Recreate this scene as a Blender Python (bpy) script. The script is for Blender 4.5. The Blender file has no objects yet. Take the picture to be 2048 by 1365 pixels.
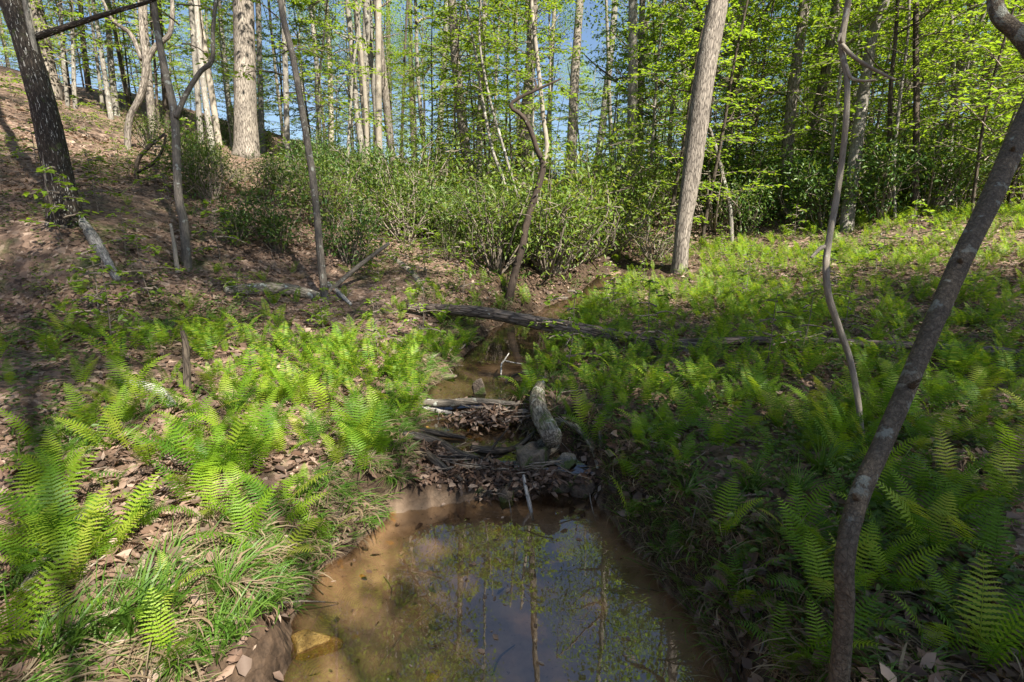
import bpy, math, random
import numpy as np
from mathutils import Vector, Matrix, Quaternion

R = math.radians
random.seed(11)
rng = np.random.default_rng(11)
scene = bpy.context.scene
COL = scene.collection

# ------------------------------------------------------------------ camera, sky, sun, exposure
PITCH = R(13.0)
CAM = np.array([0.0, 0.0, 1.62])
FPX = 1024.0                      # focal length in photo pixels (photo 2048 wide)
cam_d = bpy.data.cameras.new("camera")
cam_d.sensor_width = 36.0
cam_d.lens = 18.0
cam_d.clip_start = 0.05
cam_d.clip_end = 2000.0
cam = bpy.data.objects.new("camera", cam_d)
COL.objects.link(cam)
cam.location = CAM
cam.rotation_euler = (R(90) - PITCH, 0, 0)
scene.camera = cam

SUN_EL = R(50.0)
SUN_AZ = R(138.0)                 # measured from +Y towards +X : behind the camera, to its right
TO_SUN = np.array([math.sin(SUN_AZ) * math.cos(SUN_EL), math.cos(SUN_AZ) * math.cos(SUN_EL), math.sin(SUN_EL)])
world = bpy.data.worlds.new("World")
scene.world = world
world.use_nodes = True
wn = world.node_tree
wn.nodes.clear()
sky = wn.nodes.new("ShaderNodeTexSky")
sky.sky_type = 'NISHITA'
sky.sun_disc = False
sky.sun_elevation = SUN_EL
sky.sun_rotation = SUN_AZ
sky.air_density = 1.0
sky.dust_density = 1.3
sky.ozone_density = 3.0
bg = wn.nodes.new("ShaderNodeBackground")
bg.inputs["Strength"].default_value = 0.056
wo = wn.nodes.new("ShaderNodeOutputWorld")
wn.links.new(sky.outputs[0], bg.inputs[0])
wn.links.new(bg.outputs[0], wo.inputs[0])

sun_d = bpy.data.lights.new("sun", 'SUN')
sun_d.energy = 5.0
sun_d.angle = R(0.53)
sun_d.color = (1.0, 0.93, 0.82)
sun = bpy.data.objects.new("sun", sun_d)
COL.objects.link(sun)
sun.location = (10, -10, 30)
sun.rotation_euler = Vector(-TO_SUN).to_track_quat('-Z', 'Y').to_euler()

scene.view_settings.view_transform = 'Standard'
scene.view_settings.look = 'None'
scene.view_settings.exposure = 1.68
scene.view_settings.gamma = 1.0
scene.view_settings.use_curve_mapping = False
cy = scene.cycles
cy.max_bounces = 5
cy.diffuse_bounces = 3
cy.glossy_bounces = 3
cy.transmission_bounces = 4
cy.transparent_max_bounces = 8
cy.caustics_reflective = False
cy.caustics_refractive = False
cy.sample_clamp_indirect = 6.0
cy.use_adaptive_sampling = True
cy.adaptive_threshold = 0.006
cy.use_denoising = True
try:
    cy.denoiser = 'OPENIMAGEDENOISE'
    cy.denoising_prefilter = 'NONE'
except Exception:
    pass

# ------------------------------------------------------------------ camera helpers (pixel -> real point on the land)
SP, CP = math.sin(PITCH), math.cos(PITCH)
def ray(px, py):
    u = (px - 1024.0) / FPX
    v = (682.5 - py) / FPX
    return np.array([u, CP + v * SP, -SP + v * CP])
def at(px, py, D):
    return CAM + ray(px, py) * D
def project(p):
    d = np.asarray(p) - CAM
    D = d[..., 1] * CP - d[..., 2] * SP
    up = d[..., 1] * SP + d[..., 2] * CP
    return 1024 + FPX * d[..., 0] / D, 682.5 - FPX * up / D, D

# ------------------------------------------------------------------ mesh helpers
def mesh_np(name, V, faces, mats, mat_idx=None, attrs=None, smooth=True):
    me = bpy.data.meshes.new(name)
    V = np.asarray(V, dtype=np.float32)
    faces = [np.asarray(f, dtype=np.int32) for f in faces if len(f)]
    me.vertices.add(len(V))
    me.vertices.foreach_set("co", V.ravel())
    loops = np.concatenate([f.ravel() for f in faces])
    tot = np.concatenate([np.full(len(f), f.shape[1], dtype=np.int32) for f in faces])
    start = np.concatenate([[0], np.cumsum(tot)[:-1]]).astype(np.int32)
    me.loops.add(len(loops))
    me.loops.foreach_set("vertex_index", loops)
    me.polygons.add(len(tot))
    me.polygons.foreach_set("loop_start", start)
    me.polygons.foreach_set("loop_total", tot)
    if not isinstance(mats, (list, tuple)):
        mats = [mats]
    for m in mats:
        me.materials.append(m)
    if mat_idx is not None:
        me.polygons.foreach_set("material_index", np.asarray(mat_idx, dtype=np.int32))
    me.polygons.foreach_set("use_smooth", np.full(len(tot), smooth, dtype=bool))
    if attrs:
        for k, a in attrs.items():
            a = np.asarray(a, dtype=np.float32)
            if a.ndim == 2:
                at_ = me.attributes.new(k, 'FLOAT_VECTOR', 'POINT')
                at_.data.foreach_set("vector", a.ravel())
            else:
                at_ = me.attributes.new(k, 'FLOAT', 'POINT')
                at_.data.foreach_set("value", a)
    me.update(calc_edges=True)
    return me

class Geo:
    """Collects pieces (verts, faces, bark coordinates, material index) for one mesh."""
    def __init__(self):
        self.V, self.Q, self.T, self.mq, self.mt, self.B, self.n = [], [], [], [], [], [], 0
    def add(self, V, F, B=None, mi=0):
        V = np.asarray(V, float)
        F = np.asarray(F, int)
        self.V.append(V)
        self.B.append(V if B is None else np.asarray(B, float))
        if F.shape[1] == 4:
            self.Q.append(F + self.n); self.mq.append(np.full(len(F), mi))
        else:
            self.T.append(F + self.n); self.mt.append(np.full(len(F), mi))
        self.n += len(V)
    def mesh(self, name, mats, smooth=True):
        fs, mi = [], []
        if self.Q:
            fs.append(np.concatenate(self.Q)); mi.append(np.concatenate(self.mq))
        if self.T:
            fs.append(np.concatenate(self.T)); mi.append(np.concatenate(self.mt))
        return mesh_np(name, np.concatenate(self.V), fs, mats, np.concatenate(mi), {"barkco": np.concatenate(self.B)}, smooth)

def smooth_line(pts, radii, n):
    pts = np.asarray(pts, float); radii = np.asarray(radii, float)
    k = len(pts)
    if k == 2:
        t = np.linspace(0, 1, n)[:, None]
        return pts[0] * (1 - t) + pts[1] * t, radii[0] * (1 - t[:, 0]) + radii[1] * t[:, 0]
    P = np.vstack([2 * pts[0] - pts[1], pts, 2 * pts[-1] - pts[-2]])
    s = np.linspace(0, k - 1 - 1e-6, n)
    i = s.astype(int); f = (s - i)[:, None]
    p0, p1, p2, p3 = P[i], P[i + 1], P[i + 2], P[i + 3]
    out = 0.5 * ((2 * p1) + (-p0 + p2) * f + (2 * p0 - 5 * p1 + 4 * p2 - p3) * f ** 2 + (-p0 + 3 * p1 - 3 * p2 + p3) * f ** 3)
    return out, np.interp(s, np.arange(k), radii)

def tube(pts, radii, sides=8, bump=0.06, flare=0.0, seed=0, cap=True):
    pts = np.asarray(pts, float); radii = np.asarray(radii, float)
    n = len(pts)
    tang = np.gradient(pts, axis=0)
    tang /= np.linalg.norm(tang, axis=1)[:, None] + 1e-9
    ref = np.array([1.0, 0, 0]) if abs(tang[0][0]) < 0.8 else np.array([0, 1.0, 0])
    a = np.cross(tang[0], ref); a /= np.linalg.norm(a)
    A = []
    for i in range(n):
        a = a - tang[i] * np.dot(a, tang[i]); a /= np.linalg.norm(a) + 1e-9
        A.append(a)
    A = np.array(A); Bv = np.cross(tang, A)
    th = np.linspace(0, 2 * np.pi, sides, endpoint=False)
    L = np.concatenate([[0], np.cumsum(np.linalg.norm(np.diff(pts, axis=0), axis=1))])
    rs = np.random.default_rng(seed)
    ph = rs.uniform(0, 6.28, 5)
    rr = radii[:, None] * (1 + bump * (0.5 * np.sin(3 * th[None] + 2.1 * L[:, None] / (radii[0] * 8 + .05) + ph[0]) + 0.4 * np.sin(5 * th[None] - 1.3 * L[:, None] + ph[1])
                                       + 0.5 * np.sin(2 * th[None] + ph[2] + 0.8 * L[:, None]) + rs.normal(0, .35, (n, sides))))
    if flare:
        fl = flare * np.exp(-L / (radii[0] * 1.6 + 1e-6))[:, None]
        rr = rr * (1 + fl * (0.7 + 0.6 * np.maximum(0, np.sin(th[None] * 4 + ph[3])) ))
    V = pts[:, None] + rr[..., None] * (np.cos(th)[None, :, None] * A[:, None] + np.sin(th)[None, :, None] * Bv[:, None])
    B = np.stack([np.broadcast_to(np.cos(th), (n, sides)) * radii[:, None], np.broadcast_to(np.sin(th), (n, sides)) * radii[:, None], np.broadcast_to(L[:, None], (n, sides))], -1)
    i = np.arange(n - 1)[:, None]; j = np.arange(sides)[None]
    j2 = (j + 1) % sides
    F = np.stack([i * sides + j, i * sides + j2, (i + 1) * sides + j2, (i + 1) * sides + j], -1).reshape(-1, 4)
    V = V.reshape(-1, 3); B = B.reshape(-1, 3)
    caps = []
    if cap:
        c0, c1 = len(V), len(V) + 1
        V = np.vstack([V, pts[0], pts[-1] + tang[-1] * radii[-1] * .25]); B = np.vstack([B, B[0] * 0, [0, 0, L[-1]]])
        jj = np.arange(sides); k = (jj + 1) % sides
        caps = np.vstack([np.stack([np.full(sides, c0), k, jj], -1), np.stack([np.full(sides, c1), (n - 1) * sides + jj, (n - 1) * sides + k], -1)])
    return V, F, B, caps
def add_tube(g, pts, radii, sides=8, n=None, mi=0, boff=None, **kw):
    if n:
        pts, radii = smooth_line(pts, radii, n)
    V, F, B, C = tube(pts, radii, sides, **kw)
    if boff is None:
        boff = (random.uniform(0, 9), random.uniform(0, 9), random.uniform(0, 9))
    B = B + np.array(boff)
    base = g.n
    g.add(V, F, B, mi)
    if len(C):
        g.T.append(np.asarray(C, int) + base); g.mt.append(np.full(len(C), mi))

def unit(v):
    return v / (np.linalg.norm(v, axis=-1, keepdims=True) + 1e-9)

def leaf_geo(P, D, N, L, W, hi=True, fold=0.18):
    """P base, D direction, N normal; arrays. Returns V, F (quads)."""
    D = unit(D); S = unit(np.cross(D, N)); N = np.cross(S, D)
    L = np.broadcast_to(np.asarray(L, float), (len(P),))[:, None]; W = np.broadcast_to(np.asarray(W, float), (len(P),))[:, None]
    if hi:
        v = np.stack([P, P + D * L * .3 + S * W * .46 + N * W * fold, P + D * L * .68 + S * W * .36 + N * W * fold * .6, P + D * L - N * L * .10,
                      P + D * L * .68 - S * W * .36 + N * W * fold * .6, P + D * L * .3 - S * W * .46 + N * W * fold], 1)
        b = (np.arange(len(P)) * 6)[:, None]
        F = np.concatenate([b + np.array([0, 1, 2, 3]), b + np.array([0, 3, 4, 5])])
    else:
        v = np.stack([P, P + D * L * .5 + S * W * .5, P + D * L, P + D * L * .5 - S * W * .5], 1)
        b = (np.arange(len(P)) * 4)[:, None]
        F = b + np.array([0, 1, 2, 3])
    return v.reshape(-1, 3), F

# ------------------------------------------------------------------ scene helpers
def empty(name, loc, label=None, cat=None, group=None, rz=0.0):
    o = bpy.data.objects.new(name, None)
    o.empty_display_size = 0.1
    o.location = loc; o.rotation_euler = (0, 0, rz)
    COL.objects.link(o)
    return tag(o, label, cat, group)
def tag(o, label=None, cat=None, group=None, kind=None):
    if label: o["label"] = label
    if cat: o["category"] = cat
    if group: o["group"] = group
    if kind: o["kind"] = kind
    return o
def obj(name, me, parent=None, loc=(0, 0, 0), rot=(0, 0, 0), scale=(1, 1, 1)):
    o = bpy.data.objects.new(name, me)
    o.location = loc; o.rotation_euler = rot
    o.scale = scale if isinstance(scale, (tuple, list)) else (scale,) * 3
    COL.objects.link(o)
    if parent is not None:
        o.parent = parent
    return o

# ------------------------------------------------------------------ materials
def new_mat(name):
    m = bpy.data.materials.new(name)
    m.use_nodes = True
    nt = m.node_tree
    nt.nodes.clear()
    out = nt.nodes.new("ShaderNodeOutputMaterial")
    return m, nt, out
def N_(nt, t, **kw):
    n = nt.nodes.new(t)
    for k, v in kw.items():
        setattr(n, k, v)
    return n
def ramp(nt, stops, fac=None, interp='LINEAR'):
    n = nt.nodes.new("ShaderNodeValToRGB")
    n.color_ramp.interpolation = interp
    el = n.color_ramp.elements
    while len(el) < len(stops):
        el.new(0.5)
    for e, (p, c) in zip(el, stops):
        e.position = p
        e.color = (c[0], c[1], c[2], 1) if not isinstance(c, (int, float)) else (c, c, c, 1)
    if fac is not None:
        nt.links.new(fac, n.inputs[0])
    return n
def noise(nt, vec, scale, detail=4, rough=.55, dist=0.0):
    n = nt.nodes.new("ShaderNodeTexNoise")
    n.inputs["Scale"].default_value = scale
    n.inputs["Detail"].default_value = detail
    n.inputs["Roughness"].default_value = rough
    n.inputs["Distortion"].default_value = dist
    if vec is not None:
        nt.links.new(vec, n.inputs["Vector"])
    return n
def mixc(nt, fac, a, b, mode='MIX'):
    n = nt.nodes.new("ShaderNodeMix")
    n.data_type = 'RGBA'; n.blend_type = mode
    for sock, val in ((n.inputs[0], fac), (n.inputs[6], a), (n.inputs[7], b)):
        if isinstance(val, (int, float)):
            sock.default_value = val
        elif isinstance(val, (tuple, list)):
            sock.default_value = (val[0], val[1], val[2], 1)
        else:
            nt.links.new(val, sock)
    return n.outputs[2]
def math_(nt, op, a, b=None):
    n = nt.nodes.new("ShaderNodeMath"); n.operation = op
    for s, v in zip(n.inputs, (a, b)):
        if v is None: continue
        if isinstance(v, (int, float)): s.default_value = v
        else: nt.links.new(v, s)
    return n.outputs[0]

def bark_mat(name, dark, light, lichen=0.0, lichen_col=(.48, .50, .43), freq=26.0, rough=.85, bump=.7, moss=0.0, flake=0.0, cells=.75, stretch=.16):
    m, nt, out = new_mat(name)
    a = N_(nt, "ShaderNodeAttribute", attribute_name="barkco")
    mp = N_(nt, "ShaderNodeMapping")
    mp.inputs["Scale"].default_value = (1, 1, stretch)
    nt.links.new(a.outputs["Vector"], mp.inputs["Vector"])
    n1 = noise(nt, mp.outputs[0], freq, 6, .65, .6)
    vo = N_(nt, "ShaderNodeTexVoronoi", feature='DISTANCE_TO_EDGE')
    vo.inputs["Scale"].default_value = freq * 1.1
    wv = noise(nt, mp.outputs[0], freq * .8, 4, .6)
    nt.links.new(mixc(nt, .045, mp.outputs[0], wv.outputs['Color']), vo.inputs["Vector"])
    crack = ramp(nt, [(0.0, 0.0), (.16, 1.0)], vo.outputs["Distance"])
    n2 = noise(nt, a.outputs["Vector"], 2.2, 3)
    n3 = noise(nt, a.outputs["Vector"], 11.0, 5, .6)
    ck = math_(nt, 'MULTIPLY_ADD', crack.outputs[0], cells); ck.node.inputs[2].default_value = 1 - cells
    hgt = math_(nt, 'MULTIPLY', n1.outputs[0], ck)
    c = ramp(nt, [(.12, dark), (.62, light)], hgt)
    oi = N_(nt, "ShaderNodeObjectInfo")
    v = math_(nt, 'MULTIPLY_ADD', oi.outputs["Random"], .45)
    v.node.inputs[2].default_value = .78
    tone = ramp(nt, [(.3, (.72, .70, .68)), (.7, (1.12, 1.1, 1.05))], n2.outputs[0])
    col = mixc(nt, 1.0, c.outputs[0], tone.outputs[0], 'MULTIPLY')
    cmb = N_(nt, "ShaderNodeCombineColor")
    for s in cmb.inputs: nt.links.new(v, s)
    col = mixc(nt, 1.0, col, cmb.outputs[0], 'MULTIPLY')
    if lichen > 0:
        k = ramp(nt, [(.70 - lichen * .4, 0.0), (.74 - lichen * .4, 1.0)], n3.outputs[0])
        big = ramp(nt, [(.35, 0.0), (.6, 1.0)], n2.outputs[0])
        f = math_(nt, 'MULTIPLY', k.outputs[0], math_(nt, 'MAXIMUM', big.outputs[0], .45))
        col = mixc(nt, f, col, lichen_col)
    if flake > 0:
        n4 = noise(nt, mp.outputs[0], 60.0, 3, .7)
        k = ramp(nt, [(.60, 0.0), (.64, flake)], n4.outputs[0])
        col = mixc(nt, k.outputs[0], col, (.55, .53, .47))
    if moss > 0:
        n5 = noise(nt, a.outputs["Vector"], 6.0, 5, .7)
        k = ramp(nt, [(.62 - moss * .25, 0.0), (.72 - moss * .25, .9)], n5.outputs[0])
        col = mixc(nt, k.outputs[0], col, (.07, .10, .02))
    p = N_(nt, "ShaderNodeBsdfPrincipled")
    p.inputs["Roughness"].default_value = rough
    p.inputs["Specular IOR Level"].default_value = .25
    nt.links.new(col, p.inputs["Base Color"])
    b = N_(nt, "ShaderNodeBump")
    b.inputs["Strength"].default_value = bump
    b.inputs["Distance"].default_value = .02
    nt.links.new(hgt, b.inputs["Height"])
    nt.links.new(b.outputs[0], p.inputs["Normal"])
    nt.links.new(p.outputs[0], out.inputs[0])
    return m

def leaf_mat(name, stops, trans=.45, rough=.45, spec=.35, tgain=1.5, island=True, tone=.35):
    """stops: base colours picked leaf by leaf."""
    m, nt, out = new_mat(name)
    g = N_(nt, "ShaderNodeNewGeometry")
    oi = N_(nt, "ShaderNodeObjectInfo")
    fac = g.outputs["Random Per Island"] if island else oi.outputs["Random"]
    k = len(stops)
    c = ramp(nt, [(i / max(1, k - 1), s) for i, s in enumerate(stops)], fac)
    v = math_(nt, 'MULTIPLY_ADD', oi.outputs["Random"], tone)
    v.node.inputs[2].default_value = 1.0 - tone * .5
    cmb = N_(nt, "ShaderNodeCombineColor")
    for s in cmb.inputs: nt.links.new(v, s)
    col = mixc(nt, 1.0, c.outputs[0], cmb.outputs[0], 'MULTIPLY')
    p = N_(nt, "ShaderNodeBsdfPrincipled")
    p.inputs["Roughness"].default_value = rough
    p.inputs["Specular IOR Level"].default_value = spec
    nt.links.new(col, p.inputs["Base Color"])
    if trans > 0:
        tcol = mixc(nt, 1.0, col, (tgain * 1.15, tgain, tgain * .55), 'MULTIPLY')
        t = N_(nt, "ShaderNodeBsdfTranslucent")
        nt.links.new(tcol, t.inputs["Color"])
        mx = N_(nt, "ShaderNodeMixShader")
        mx.inputs[0].default_value = trans
        nt.links.new(p.outputs[0], mx.inputs[1]); nt.links.new(t.outputs[0], mx.inputs[2])
        nt.links.new(mx.outputs[0], out.inputs[0])
    else:
        nt.links.new(p.outputs[0], out.inputs[0])
    return m

M = {}
M["bark_oak"] = bark_mat("bark_oak", (.055, .046, .038), (.275, .245, .21), lichen=.08)
M["bark_grey"] = bark_mat("bark_grey", (.07, .065, .056), (.30, .28, .245), lichen=.22, freq=34, cells=.5)
M["bark_mid"] = bark_mat("bark_mid", (.045, .04, .034), (.19, .17, .145), lichen=.25, lichen_col=(.36, .38, .33), freq=40, cells=.4)  # on the forked and slender trees this darker tone stands in for shade
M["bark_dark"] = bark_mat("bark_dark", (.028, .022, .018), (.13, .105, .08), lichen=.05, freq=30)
M["bark_flaked"] = bark_mat("bark_flaked", (.018, .015, .012), (.065, .052, .04), lichen=.06, freq=34, flake=.8, moss=.1)  # base colour darkened to paint in crown shade on the leaning tree
M["bark_umber"] = bark_mat("bark_umber", (.016, .012, .01), (.075, .055, .042), lichen=.06, freq=40, cells=.3)
M["bark_pale"] = bark_mat("bark_pale", (.15, .13, .105), (.36, .325, .27), lichen=.12, freq=40, bump=.4, cells=.3)
M["bark_lichen"] = bark_mat("bark_lichen", (.014, .012, .010), (.145, .12, .09), lichen=.32, lichen_col=(.24, .25, .21), freq=46, bump=.9, cells=.35, stretch=.8)
M["bark_wet"] = bark_mat("bark_wet", (.018, .015, .013), (.085, .072, .06), lichen=0, freq=30, rough=.35)
M["bark_log"] = bark_mat("bark_log", (.045, .035, .03), (.26, .21, .175), lichen=.12, freq=22, bump=1.0)
M["wood_grey"] = bark_mat("wood_grey", (.12, .115, .11), (.42, .41, .39), lichen=.15, freq=45, bump=.5)
M["bark_mossy"] = bark_mat("bark_mossy", (.06, .05, .04), (.30, .27, .22), lichen=.28, freq=34, moss=.35)
M["twig"] = bark_mat("twig", (.10, .08, .065), (.32, .275, .225), freq=60, bump=.3)
M["leaf_canopy"] = leaf_mat("leaf_canopy", [(.06, .13, .016), (.095, .18, .022), (.14, .235, .028), (.08, .16, .02)], trans=.5)
M["leaf_spring"] = leaf_mat("leaf_spring", [(.10, .19, .016), (.15, .255, .022), (.205, .31, .028), (.12, .22, .02)], trans=.5, tgain=1.6)
M["leaf_laurel"] = leaf_mat("leaf_laurel", [(.03, .075, .016), (.05, .11, .022), (.085, .15, .026), (.13, .19, .034)], trans=.25, rough=.42, spec=.3)
M["leaf_gold"] = leaf_mat("leaf_gold", [(.075, .14, .02), (.11, .185, .025), (.165, .21, .035), (.055, .105, .018)], trans=.4, tone=.6)
M["leaf_brush"] = leaf_mat("leaf_brush", [(.05, .11, .018), (.085, .16, .026), (.14, .20, .04), (.045, .085, .018)], trans=.4, tone=.7)
M["fern"] = leaf_mat("fern", [(.07, .17, .016), (.11, .225, .016), (.155, .28, .018), (.18, .30, .02), (.23, .335, .026), (.25, .29, .04)], trans=.48, rough=.5, spec=.25, tgain=1.55, island=False, tone=.25)
M["fern_mass"] = leaf_mat("fern_mass", [(.07, .17, .016), (.11, .225, .016), (.155, .28, .018), (.18, .30, .02), (.23, .335, .026), (.25, .29, .04)], trans=.48, rough=.5, spec=.25, tgain=1.55)
M["grass"] = leaf_mat("grass", [(.05, .12, .012), (.08, .17, .02), (.11, .19, .025)], trans=.4, rough=.5)
M["dry_grass"] = leaf_mat("dry_grass", [(.20, .15, .09), (.30, .24, .15), (.13, .095, .06), (.24, .17, .10)], trans=.3, rough=.7)
M["dead_leaf"] = leaf_mat("dead_leaf", [(.075, .046, .032), (.16, .10, .068), (.25, .17, .122), (.105, .06, .038), (.36, .27, .205), (.05, .034, .027), (.20, .125, .085), (.13, .10, .08)], trans=.15, rough=.65, spec=.3, tgain=1.2)

def rock_mat(name, a, b, moss=0.0, scale=7.0, rough=.8):
    m, nt, out = new_mat(name)
    tc = N_(nt, "ShaderNodeTexCoord")
    n1 = noise(nt, tc.outputs["Object"], scale, 8, .65)
    n2 = noise(nt, tc.outputs["Object"], scale * 6, 5, .7)
    n3 = noise(nt, tc.outputs["Object"], scale * .6, 4, .6)
    c = ramp(nt, [(.3, a), (.68, b)], n1.outputs[0])
    sp = ramp(nt, [(.35, (.6, .58, .55)), (.65, (1.2, 1.2, 1.2))], n2.outputs[0])
    col = mixc(nt, 1.0, c.outputs[0], sp.outputs[0], 'MULTIPLY')
    if moss:
        k = ramp(nt, [(.58 - moss * .2, 0), (.66 - moss * .2, 1)], n3.outputs[0])
        mossc = ramp(nt, [(.3, (.025, .04, .008)), (.7, (.10, .13, .03))], n2.outputs[0])
        col = mixc(nt, k.outputs[0], col, mossc.outputs[0])
    p = N_(nt, "ShaderNodeBsdfPrincipled")
    p.inputs["Roughness"].default_value = rough
    nt.links.new(col, p.inputs["Base Color"])
    bp = N_(nt, "ShaderNodeBump"); bp.inputs["Strength"].default_value = .8; bp.inputs["Distance"].default_value = .02
    h = math_(nt, 'ADD', n1.outputs[0], n2.outputs[0])
    nt.links.new(h, bp.inputs["Height"]); nt.links.new(bp.outputs[0], p.inputs["Normal"])
    nt.links.new(p.outputs[0], out.inputs[0])
    return m
M["rock_mossy"] = rock_mat("rock_mossy", (.05, .04, .03), (.22, .175, .13), moss=.45, scale=11)
M["rock_brown"] = rock_mat("rock_brown", (.04, .03, .022), (.17, .13, .095), moss=.3, scale=11)
M["rock_grey"] = rock_mat("rock_grey", (.04, .038, .035), (.20, .19, .17), moss=.3, scale=12)
M["rock_yellow"] = rock_mat("rock_yellow", (.25, .14, .03), (.50, .34, .10), scale=14, rough=.45)
M["rock_orange"] = rock_mat("rock_orange", (.34, .16, .03), (.58, .33, .08), scale=9, rough=.5)

# ground: leaf-strewn soil, sand in the stream bed
def ground_material():
    m, nt, out = new_mat("forest_soil")
    tc = N_(nt, "ShaderNodeTexCoord")
    co = tc.outputs["Object"]
    bed = N_(nt, "ShaderNodeAttribute", attribute_name="bed").outputs["Fac"]
    wet = N_(nt, "ShaderNodeAttribute", attribute_name="wet").outputs["Fac"]
    v1 = N_(nt, "ShaderNodeTexVoronoi"); v1.inputs["Scale"].default_value = 13.0; v1.inputs["Randomness"].default_value = 1
    wob = noise(nt, co, 9.0, 3)
    dco = mixc(nt, .08, co, wob.outputs["Color"])
    nt.links.new(dco, v1.inputs["Vector"])
    v2 = N_(nt, "ShaderNodeTexVoronoi"); v2.inputs["Scale"].default_value = 29.0
    nt.links.new(dco, v2.inputs["Vector"])
    sep = N_(nt, "ShaderNodeSeparateColor"); nt.links.new(v1.outputs["Color"], sep.inputs[0])
    sep2 = N_(nt, "ShaderNodeSeparateColor"); nt.links.new(v2.outputs["Color"], sep2.inputs[0])
    lit = [(.0, (.05, .034, .025)), (.25, (.125, .08, .055)), (.5, (.20, .135, .098)), (.75, (.085, .055, .038)), (1.0, (.29, .215, .165))]
    c1 = ramp(nt, lit, sep.outputs[0]); c2 = ramp(nt, lit, sep2.outputs[1])
    pick = math_(nt, 'GREATER_THAN', sep.outputs[2], .45)
    litter = mixc(nt, pick, c1.outputs[0], c2.outputs[0])
    n1 = noise(nt, co, .9, 5, .6)
    soil = ramp(nt, [(.3, (.045, .03, .022)), (.7, (.11, .075, .052))], noise(nt, co, 24, 6, .7).outputs[0])
    k = ramp(nt, [(.28, 0.0), (.42, 1.0)], n1.outputs[0])
    col = mixc(nt, k.outputs[0], soil.outputs[0], litter)
    grn = noise(nt, co, 1.6, 6, .7)
    kg = ramp(nt, [(.54, 0.0), (.66, .6)], grn.outputs[0])
    col = mixc(nt, kg.outputs[0], col, (.06, .085, .02))
    bank = ramp(nt, [(.3, (.022, .015, .010)), (.7, (.085, .055, .034))], noise(nt, co, 18, 6, .7).outputs[0])
    col = mixc(nt, wet, col, bank.outputs[0])
    sandn = noise(nt, co, 3.2, 6, .65)
    sand = ramp(nt, [(.3, (.14, .095, .06)), (.5, (.28, .20, .135)), (.72, (.37, .28, .20))], sandn.outputs[0])
    spk = ramp(nt, [(.60, 1.0), (.70, .35)], noise(nt, co, 32, 4, .7).outputs[0])
    sand2 = mixc(nt, 1.0, sand.outputs[0], spk.outputs[0], 'MULTIPLY')
    ork = ramp(nt, [(.66, 0.0), (.74, .8)], noise(nt, co, 5.5, 3).outputs[0])
    sand3 = mixc(nt, ork.outputs[0], sand2, (.45, .24, .05))
    col = mixc(nt, bed, col, sand3)
    p = N_(nt, "ShaderNodeBsdfPrincipled")
    p.inputs["Roughness"].default_value = .85
    p.inputs["Specular IOR Level"].default_value = .2
    nt.links.new(col, p.inputs["Base Color"])
    bp = N_(nt, "ShaderNodeBump"); bp.inputs["Strength"].default_value = .9; bp.inputs["Distance"].default_value = .03
    hh = math_(nt, 'ADD', sep.outputs[1], math_(nt, 'MULTIPLY', v1.outputs["Distance"], 1.2))
    hh = math_(nt, 'MULTIPLY', hh, math_(nt, 'SUBTRACT', 1.0, bed))
    nt.links.new(hh, bp.inputs["Height"]); nt.links.new(bp.outputs[0], p.inputs["Normal"])
    nt.links.new(p.outputs[0], out.inputs[0])
    return m
M["ground"] = ground_material()

def water_material(name, tint, ripple, f0):
    m, nt, out = new_mat(name)
    tc = N_(nt, "ShaderNodeTexCoord")
    n1 = noise(nt, tc.outputs["Object"], 5.0, 3, .5)
    n2 = noise(nt, tc.outputs["Object"], 1.4, 2, .5)
    bp = N_(nt, "ShaderNodeBump"); bp.inputs["Strength"].default_value = ripple; bp.inputs["Distance"].default_value = .05
    nt.links.new(math_(nt, 'ADD', n1.outputs[0], n2.outputs[0]), bp.inputs["Height"])
    geo = N_(nt, "ShaderNodeNewGeometry")
    dt = N_(nt, "ShaderNodeVectorMath", operation='DOT_PRODUCT')
    nt.links.new(geo.outputs["Incoming"], dt.inputs[0]); nt.links.new(bp.outputs[0], dt.inputs[1])
    cosv = math_(nt, 'MINIMUM', math_(nt, 'ABSOLUTE', dt.outputs["Value"]), 1.0)
    sch = math_(nt, 'POWER', math_(nt, 'SUBTRACT', 1.0, cosv), 5.0)
    fr = math_(nt, 'MULTIPLY_ADD', sch, 1 - f0); fr.node.inputs[2].default_value = f0     # Schlick's reflectance
    tr = N_(nt, "ShaderNodeBsdfTransparent"); tr.inputs[0].default_value = (*tint, 1)
    gl = N_(nt, "ShaderNodeBsdfGlossy"); gl.inputs["Roughness"].default_value = .012
    nt.links.new(bp.outputs[0], gl.inputs["Normal"])
    mx = N_(nt, "ShaderNodeMixShader")
    nt.links.new(fr, mx.inputs[0]); nt.links.new(tr.outputs[0], mx.inputs[1]); nt.links.new(gl.outputs[0], mx.inputs[2])
    nt.links.new(mx.outputs[0], out.inputs[0])
    return m
M["water"] = water_material("pool_water", (.84, .76, .65), .008, .20)
M["water_up"] = water_material("stream_water", (.46, .43, .38), .05, .16)

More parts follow.
